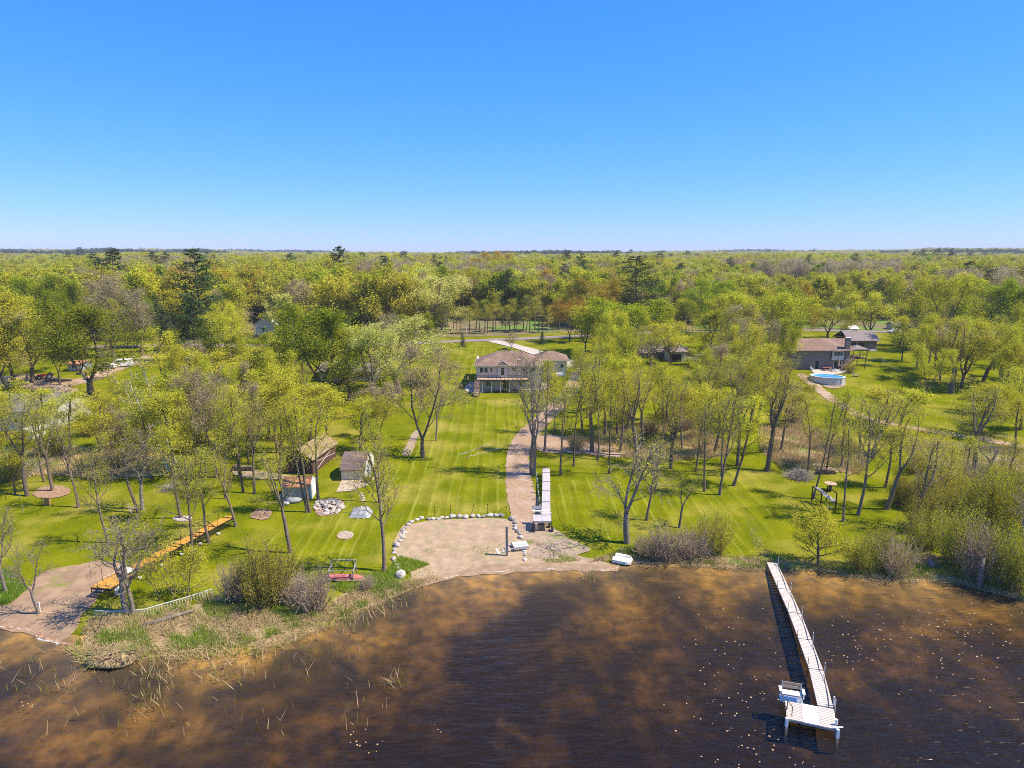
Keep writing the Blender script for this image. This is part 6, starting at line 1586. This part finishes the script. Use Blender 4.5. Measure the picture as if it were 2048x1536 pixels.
fill([(1130, 770), (1240, 750), (1500, 760), (1540, 830), (1500, 900), (1300, 900), (1150, 860)], 16, ['slimy', 'lime', 'fork', 'slim', 'lime'], 2, (11, 16), 24)
fill([(1200, 720), (1270, 735), (1430, 740), (1560, 720), (1590, 760), (1500, 780), (1250, 770)], 10, ['maple', 'lime', 'fork', 'brown'], 3, (12, 16), 30)
fill([(1850, 720), (2040, 720), (2048, 830), (2010, 850), (1990, 800), (1860, 790)], 7, ['lime', 'maple', 'fork'], 4, (13, 17), 28)
fill([(0, 690), (60, 700), (320, 690), (330, 700), (200, 715), (130, 730), (0, 760)], 14, ['maple', 'lime', 'brown', 'dark'], 6, (14, 19), 26)
fill([(450, 700), (560, 705), (600, 730), (560, 760), (460, 750)], 7, ['lime', 'maple', 'slimy'], 7, (12, 17), 26)

# the line of slim pines and young trees just over the road
rq = random.Random(77)
for i in range(34):
    px = 872 + i * 8.6 + rq.uniform(-3, 3); py = 668 - (i * .22) + rq.uniform(-8, 3)
    k = rq.choice(['slim', 'slim', 'pine', 'bronze' if px > 1080 else 'slim', 'birch'])
    plant(k, px, py, rq.uniform(585, 625), {'pine': 11, 'slim': 14, 'birch': 10, 'bronze': 18}[k])

# ------------------------------------------------------------------ woods behind
near = [t[0].location.copy() for t in TREES if t[0].location.y > 190]
FP = []
def fproto(shape, name):
    tm, cm, h0, r0 = shape
    V = np.empty(len(tm.vertices) * 3); tm.vertices.foreach_get('co', V); V2 = np.empty(len(cm.vertices) * 3); cm.vertices.foreach_get('co', V2)
    n1, n2 = len(tm.polygons), len(cm.polygons)
    f1 = np.empty(n1 * 4, int); tm.polygons.foreach_get('vertices', f1); f2 = np.empty(n2 * 4, int); cm.polygons.foreach_get('vertices', f2)
    me = np_mesh(name, np.concatenate([V, V2]).reshape(-1, 3), np.concatenate([f1, f2 + len(tm.vertices)]).reshape(-1, 4), 4, tm.materials[0])
    me.materials.append(cm.materials[0]); me.polygons.foreach_set('material_index', np.r_[np.zeros(n1, int), np.ones(n2, int)])
    return me
fcol = bpy.data.collections.new('forest_kinds')
def fadd(shape, nm):
    o = bpy.data.objects.new(f'{len(FP):02d}_{nm}', fproto(shape, nm)); fcol.objects.link(o); FP.append(nm)
kw = dict(n2=4, n3=2, sides=5, lowtwig=.03)
for i, (lf, st, n, s) in enumerate([('l_lime', 'round', 2600, .5), ('l_lime', 'vase', 2300, .48), ('l_olive', 'round', 2300, .46), ('l_olive', 'vase', 1500, .42), ('l_yellow', 'round', 2600, .46), ('l_green', 'round', 2800, .5),
                                  ('l_bronze', 'round', 2200, .46), ('l_grey', 'vase', 1700, .34), ('l_grey', 'round', 1900, .36), ('l_pale', 'round', 2400, .48)]):
    fadd(ts(200 + i, 14.5, .28, 5.4, 12, .22, leaves=int(n * 1.7), lsize=s * .78, style=st, forks=1 + i % 3, clump=.6, leaf=lf, bark='bark_pale' if lf == 'l_grey' else 'bark', **kw), 'tree_%s_%d' % (lf[2:], i))
fadd(pine_shape(220, 22, 4.6, 2200, .7, low=.3), 'pine'); fadd(pine_shape(221, 15, 3.0, 1800, .6, style='spruce', low=.05), 'spruce')
WTS = np.array([22, 19, 14, 11, 13, 10, 1.6, 6, 4, 5, .5, .4]); WTS = WTS / WTS.sum()
rg = np.random.default_rng(5)
pts = []
y = 205.0
while y < 4200:
    sp = 7.2 if y < 420 else 7.2 * (y / 420) ** .55
    hw = y * .80 + 40
    n = int(2 * hw / sp); xs2 = np.linspace(-hw, hw, n) + rg.uniform(-.42, .42, n) * sp
    pts.append(np.stack([xs2, y + rg.uniform(-.42, .42, n) * sp, np.full(n, sp)], 1)); y += sp * .92
Pf = np.concatenate(pts)
def road_y(x):  # far edge of the road in world coordinates
    return np.interp(x, RX, RY)
_rp = [at(a, b) for a, b in ((-300, 700), (100, 693), (300, 689), (540, 686), (760, 684), (880, 678), (960, 674), (1060, 670), (1180, 664), (1330, 657), (1480, 655), (1600, 652), (1760, 655), (2300, 660))]
RX = [p.x for p in _rp]; RY = [p.y for p in _rp]
keep = Pf[:, 1] > road_y(Pf[:, 0]) + 9
# openings: the grass strip over the road, the far marsh, the yards beyond the pool house, round the white building
def px_of(P):
    z = hgt(P[:, 0], P[:, 1]) - CAMH; d = P[:, 1] * cP - z * sP
    return 1024 + F * P[:, 0] / d, 768 - F * (P[:, 1] * sP + z * cP) / d
qx, qy = px_of(Pf)
keep &= ~((qx > 900) & (qx < 1130) & (qy > 640)) & ~((qx > 1490) & (qx < 1900) & (qy > 585) & (qy < 622)) & ~((qx > 490) & (qx < 570) & (qy > 648)) & ~((qx > 1660) & (qx < 1880) & (qy > 640)) & ~((qx > 1590) & (qx < 1640) & (qy > 650))
Pf, qx, qy = Pf[keep], qx[keep], qy[keep]
if near:
    nn = np.array([(v.x, v.y) for v in near]); ok = np.ones(len(Pf), bool)
    for v in nn: ok &= np.hypot(Pf[:, 0] - v[0], Pf[:, 1] - v[1]) > 4.5
    Pf, qx, qy = Pf[ok], qx[ok], qy[ok]
n = len(Pf)
kind = rg.choice(len(WTS), n, p=WTS)
# stands of one kind, as the photo shows: grey aspens behind centre and right, bronze patches, dark pines on the skyline
f1 = np.sin(Pf[:, 0] / 37 + 2) + np.sin(Pf[:, 1] / 49 + Pf[:, 0] / 83) + rg.normal(size=n) * .5
kind = np.where((f1 > 1.6) & (kind < 6), 7 + (kind % 2), kind); kind = np.where((f1 < -2.25) & (kind < 6), 6, kind)
gz = (qx > 1440) & (qx < 1800) & (qy > 560) & (qy < 590); kind = np.where(gz & (rg.random(n) < .7), 7, kind)
gz = (qx > 700) & (qx < 870) & (qy > 565) & (qy < 640); kind = np.where(gz & (rg.random(n) < .5), 7, kind)
gz = (Pf[:, 1] > 1500) & (np.sin(Pf[:, 0] / 210 + 1) + np.sin(Pf[:, 1] / 260) > 1.0); kind = np.where(gz & (rg.random(n) < .75), 10, kind)
sc = rg.uniform(.78, 1.2, n) * (1 + .12 * np.sin(Pf[:, 0] / 61) * np.sin(Pf[:, 1] / 71))
grow = (Pf[:, 2] / 6.0) ** .75
me = bpy.data.meshes.new('forest'); me.vertices.add(n)
me.vertices.foreach_set('co', np.stack([Pf[:, 0], Pf[:, 1], hgt(Pf[:, 0], Pf[:, 1]) - .1], 1).astype(np.float32).ravel())
def att(nm, ty, arr, key='value'):
    a_ = me.attributes.new(nm, ty, 'POINT'); a_.data.foreach_set(key, np.ascontiguousarray(arr).ravel())
att('pi', 'INT', kind.astype(np.int32))
att('sc', 'FLOAT_VECTOR', np.stack([sc * np.minimum(grow, 2.2), sc * np.minimum(grow, 2.2), sc * np.clip(grow, 1, 1.15)], 1).astype(np.float32), 'vector')
att('rt', 'FLOAT_VECTOR', np.stack([rg.normal(size=n) * .04, rg.normal(size=n) * .04, rg.uniform(0, 6.28, n)], 1).astype(np.float32), 'vector')
fo = obj('forest', me); tag(fo, 'spring woods stretching behind the road to the horizon', 'forest', kind='stuff')
ng = bpy.data.node_groups.new('forest', 'GeometryNodeTree')
ng.interface.new_socket('Geometry', in_out='INPUT', socket_type='NodeSocketGeometry'); ng.interface.new_socket('Geometry', in_out='OUTPUT', socket_type='NodeSocketGeometry')
N, L = ng.nodes.new, ng.links.new
gi, go = N('NodeGroupInput'), N('NodeGroupOutput'); ip = N('GeometryNodeInstanceOnPoints'); ci = N('GeometryNodeCollectionInfo')
ci.inputs['Collection'].default_value = fcol; ci.inputs['Separate Children'].default_value = True; ci.inputs['Reset Children'].default_value = True
def na(nm, ty):
    a_ = N('GeometryNodeInputNamedAttribute'); a_.data_type = ty; a_.inputs['Name'].default_value = nm; return a_.outputs['Attribute']
L(gi.outputs[0], ip.inputs['Points']); L(ci.outputs[0], ip.inputs['Instance']); ip.inputs['Pick Instance'].default_value = True
L(na('pi', 'INT'), ip.inputs['Instance Index']); L(na('sc', 'FLOAT_VECTOR'), ip.inputs['Scale'])
er = N('FunctionNodeEulerToRotation'); L(na('rt', 'FLOAT_VECTOR'), er.inputs[0]); L(er.outputs[0], ip.inputs['Rotation'])
L(ip.outputs[0], go.inputs[0])
md = fo.modifiers.new('forest', 'NODES'); md.node_group = ng
print('forest points', n)

# pines that stand out above the woods
for x, y, tp, hw in ((252, 640, 530, 16), (772, 645, 508, 26), (668, 600, 508, 10), (576, 600, 518, 13), (870, 590, 508, 10), (893, 580, 511, 6), (1162, 610, 505, 18), (1128, 620, 526, 18), (1288, 580, 508, 8), (1613, 580, 510, 12), (1706, 570, 506, 13), (1842, 545, 497, 12),
                     (1872, 545, 495, 12), (1900, 545, 495, 10), (435, 600, 512, 12), (1016, 640, 538, 22), (625, 650, 575, 16), (360, 640, 560, 20), (320, 655, 565, 13)):
    plant('pine', x, y, tp, hw)
for x, y, tp, hw, k in ((995, 590, 505, 44, 'bronze'), (1010, 600, 520, 30, 'maple'), (840, 640, 545, 40, 'pale'), (578, 650, 560, 26, 'birch'), (1380, 610, 535, 24, 'pale'), (1490, 640, 545, 28, 'pale'), (1060, 630, 560, 26, 'brown'), (720, 630, 560, 34, 'brown'),
                        (618, 640, 550, 34, 'maple'), (100, 640, 560, 40, 'maple'), (30, 650, 570, 40, 'lime'), (640, 660, 590, 32, 'maple'), (700, 660, 590, 32, 'maple'), (460, 650, 560, 34, 'lime'), (420, 640, 570, 34, 'lime'), (1320, 660, 590, 30, 'brown'), (1370, 662, 600, 30, 'maple'), (1560, 660, 600, 30, 'lime')):
    plant(k, x, y, tp, hw)
label_trees()

# ------------------------------------------------------------------ grasses, reeds, floating leaves
def blades(name, label, cat, P, hgt_, w_, m, seed, lean=.35):
    """P: (n,3) root points; one bent blade each"""
    g = np.random.default_rng(seed); n = len(P); a = g.uniform(0, 6.28, n); h = hgt_ * g.uniform(.45, 1.15, n); ww = w_ * g.uniform(.7, 1.3, n)
    ax = np.stack([np.cos(a), np.sin(a), np.zeros(n)], 1) * ww[:, None] / 2; b = g.uniform(0, 6.28, n); ln = (h * lean * np.abs(g.normal(size=n)))[:, None] * np.stack([np.cos(b), np.sin(b), np.zeros(n)], 1)
    up = np.stack([np.zeros(n), np.zeros(n), h], 1)
    V = np.stack([P - ax, P + ax, P + ln + up + ax * .25, P + ln + up - ax * .25], 1).reshape(-1, 3)
    return tag(obj(name, np_mesh(name, V, np.arange(4 * n).reshape(n, 4), 4, m)), label, cat, kind='stuff')
def scatter(poly, n, seed, water=False, pw=None):
    g = np.random.default_rng(seed); D = np.array(pw if pw is not None else W(*poly)); lo, hi = D.min(0), D.max(0); out = []
    P = g.uniform(lo, hi, (n * 4, 2)); P = P[inside(P, D)][:n]; z = hgt(P[:, 0], P[:, 1])
    return np.stack([P[:, 0], P[:, 1], np.maximum(z, -.3) if water else z], 1)
def clumpy(P, seed, f=1.1, th=0.0):
    s = np.random.default_rng(int(seed * 7 + 3)).normal(size=len(P)) * .75 + np.sin(P[:, 0] * f + seed) + np.sin(P[:, 1] * f * 1.4 + seed * 2) + .8 * np.sin((P[:, 0] + P[:, 1]) * f * 2.3)
    return P[s > th]
gl_ = leaf_mat('tall_green_grass', (.20, .27, .015), (.40, .46, .05), clump=1.2)
gs_ = leaf_mat('straw_grass', (.40, .29, .14), (.66, .50, .27), trans=.2, clump=1.2)
g2_ = leaf_mat('lush_shore_grass', (.20, .30, .02), (.38, .48, .06), clump=1.2)
LB = [(150, 1295), (180, 1240), (215, 1236), (300, 1232), (430, 1190), (470, 1215), (640, 1225), (740, 1160), (800, 1165), (870, 1158), (790, 1190), (690, 1234), (600, 1258), (480, 1296), (380, 1300), (260, 1318)]
blades('shore_grass', 'tufts of green grass along the left lake bank', 'grass', clumpy(scatter(LB, 42000, 1), 1, .9, .9), .5, .07, g2_, 1)
blades('dead_reeds', 'matted straw-coloured reeds along the left lake bank', 'reeds', clumpy(scatter(LB, 30000, 2), 3, .8, -.9), .45, .05, gs_, 2, 1.1)
blades('shore_grass', 'green grass round the canoe and the big left boulder', 'grass', scatter([(660, 1175), (700, 1190), (780, 1160), (860, 1130), (800, 1115), (770, 1145), (720, 1150)], 9000, 3), .4, .06, g2_, 3)
blades('shore_grass', 'green grass growing at the left edge beach', 'grass', scatter([(-20, 1215), (-20, 1130), (30, 1150), (55, 1180), (20, 1210)], 7000, 4), .45, .06, g2_, 4)
RB = [(1180, 1125), (1260, 1095), (1400, 1100), (1530, 1122), (1700, 1125), (1850, 1110), (2060, 1150), (2060, 1196), (1930, 1168), (1850, 1158), (1760, 1160), (1640, 1138), (1530, 1138), (1400, 1128), (1290, 1122)]
blades('bank_grass', 'mixed straw and green grass along the right lake bank', 'grass', clumpy(scatter(RB, 40000, 5), 2, .9, 0), .42, .06, gl_, 5)
blades('bank_straw', 'pale dead grass along the right lake bank', 'grass', clumpy(scatter(RB, 30000, 6), 5, 1.0, .1), .38, .06, gs_, 6, .9)
MA = [(1240, 915), (1340, 875), (1400, 860), (1455, 890), (1458, 912), (1400, 918), (1300, 925)]; MBp = [(1515, 850), (1600, 850), (1700, 880), (1740, 920), (1720, 950), (1640, 940), (1560, 935), (1520, 900)]
MC = [(1800, 880), (2060, 900), (2200, 980), (2060, 1040), (1900, 1010), (1830, 950)]; MD = [(1130, 880), (1250, 850), (1340, 850), (1330, 880), (1250, 905), (1160, 905)]; ME = [(60, 900), (330, 900), (350, 940), (200, 960), (100, 950), (20, 960)]
for i, (pl, a_, b_, lab) in enumerate(((MA, 16000, 5000, 'left of the worn grass path'), (MBp, 22000, 12000, 'right of the worn grass path'), (MC, 16000, 14000, 'behind the right shore brush'), (MD, 6000, 9000, 'between the grove trunks'), (ME, 9000, 9000, 'among the left birches'))):
    blades('marsh_straw', 'pale dead marsh grass ' + lab, 'grass', clumpy(scatter(pl, a_, 10 + i), i, .6, -.8), .75, .08, gs_, 10 + i)
    blades('marsh_grass', 'green grass growing through the marsh ' + lab, 'grass', clumpy(scatter(pl, b_, 20 + i), i + 3, .4, .2), .6, .08, gl_, 20 + i)
blades('beach_weeds', 'sparse weeds growing through the beach sand', 'weeds', clumpy(scatter([(800, 1130), (860, 1095), (1000, 1080), (1020, 1125), (900, 1135), (820, 1160)], 5000, 31), 4, .8, .9), .18, .05, gl_, 31)
blades('beach_weeds', 'weeds between the boulders and the dirt patch', 'weeds', clumpy(scatter([(1045, 1080), (1075, 1085), (1180, 1120), (1110, 1128), (1055, 1120)], 4500, 32), 2, 1.0, .6), .25, .05, gl_, 32)
WL = [(150, 1322), (130, 1295), (260, 1300), (400, 1285), (520, 1278), (640, 1240), (740, 1190), (800, 1165), (870, 1152), (880, 1162), (810, 1185), (740, 1225), (650, 1262), (520, 1312), (400, 1322), (300, 1322), (220, 1340)]
blades('dead_reeds', 'broken reed litter lying along the left waterline', 'reeds', clumpy(scatter(WL, 26000, 61, True), 2, .7, -.5), .3, .05, gs_, 61, 1.6)
blades('shore_grass', 'yellow-green sedge growing at the left waterline', 'grass', clumpy(scatter(WL, 9000, 62, True), 5, .9, .5), .4, .05, gl_, 62, .4)
WR = [(1250, 1118), (1400, 1122), (1530, 1135), (1640, 1132), (1760, 1154), (1850, 1152), (1930, 1160), (2060, 1190), (2060, 1206), (1930, 1176), (1850, 1168), (1760, 1170), (1640, 1144), (1530, 1144), (1400, 1136), (1290, 1132)]
blades('bank_straw', 'brown dead stalks hanging at the right waterline', 'reeds', clumpy(scatter(WR, 22000, 63, True), 2, .9, -.5), .3, .05, gs_, 63, 1.4)
_wp = ribbon([(1466, 962, .5), (1490, 1010, .8), (1508, 1060, 1.1), (1526, 1112, 1.6)], 1)
blades('worn_path_straw', 'faint worn strip of dry trampled grass leading to the dock', 'grass', clumpy(scatter(None, 2600, 64, pw=_wp) , 2, 1.3, -.3), .07, .13, gs_, 64, 1.5)
# reeds standing in the shallow water at the left
g = np.random.default_rng(9)
def reed_pts(cx, cy, rx, ry, n):
    out = []
    for _ in range(n):
        p = at_z(cx + g.normal() * rx, cy + g.normal() * ry, 0); out.append((p[0], p[1], -.15))
    return out
RP = []
for c_ in ((60, 1330, 60, 25, 60), (110, 1375, 30, 14, 40), (200, 1340, 60, 20, 50), (300, 1390, 24, 22, 110), (330, 1330, 50, 18, 150), (450, 1345, 30, 14, 110), (500, 1310, 60, 12, 130), (420, 1310, 60, 10, 140), (640, 1310, 50, 25, 50), (700, 1245, 20, 12, 160),
           (750, 1215, 24, 12, 170), (800, 1190, 26, 10, 150), (790, 1365, 12, 9, 40), (520, 1420, 60, 40, 40), (250, 1430, 90, 30, 40), (730, 1420, 30, 30, 20), (560, 1280, 50, 8, 120), (1180, 1155, 6, 5, 60)):
    RP += reed_pts(*c_)
RP = np.array(RP); h = len(RP) // 2; idx = g.permutation(len(RP))
blades('dead_reeds', 'broken pale reed stalks standing in the left shallows', 'reeds', RP[idx[:h]], .95, .055, gs_, 40, .7)
blades('green_reeds', 'thin green rushes standing in the left shallows', 'reeds', RP[idx[h:]], .8, .045, gl_, 41, .25)
# lily leaves floating right of and below the dock
m = MB(); rr = random.Random(21); spots = []
for cx, cy, rx, ry, n_ in ((1840, 1260, 110, 35, 90), (1480, 1290, 70, 50, 45), (1450, 1380, 60, 50, 30), (1480, 1480, 60, 40, 30), (1690, 1310, 30, 25, 22), (1950, 1300, 60, 40, 30), (730, 1480, 25, 15, 12), (880, 1460, 8, 8, 4), (60, 1408, 10, 4, 6), (1900, 1400, 70, 60, 12), (1560, 1520, 60, 14, 10)):
    for _ in range(n_): spots.append((rr.gauss(cx, rx), rr.gauss(cy, ry)))
for x, y in spots:
    if 1530 < x < 1660 and abs(x - (1545 + (y - 1130) * .35)) < 45: continue
    p = at_z(x, min(y, 1560), .012)
    if p[1] > shore_y(p[0]) - 1.5: continue
    q = rr.uniform(.03, .085); a0 = rr.uniform(0, 6); m.add([(p[0] + q * math.cos(a0 + k * 1.05) * rr.uniform(.8, 1), p[1] + q * math.sin(a0 + k * 1.05), .012 + rr.uniform(0, .03)) for k in range(6)], [(0, 1, 2, 3, 4, 5)])
tag(m.build('floating_leaves', leaf_mat('lily_leaves', (.50, .26, .16), (.62, .50, .28), trans=0, clump=3)), 'small scattered lily leaves floating on the lake', 'leaves', kind='stuff')
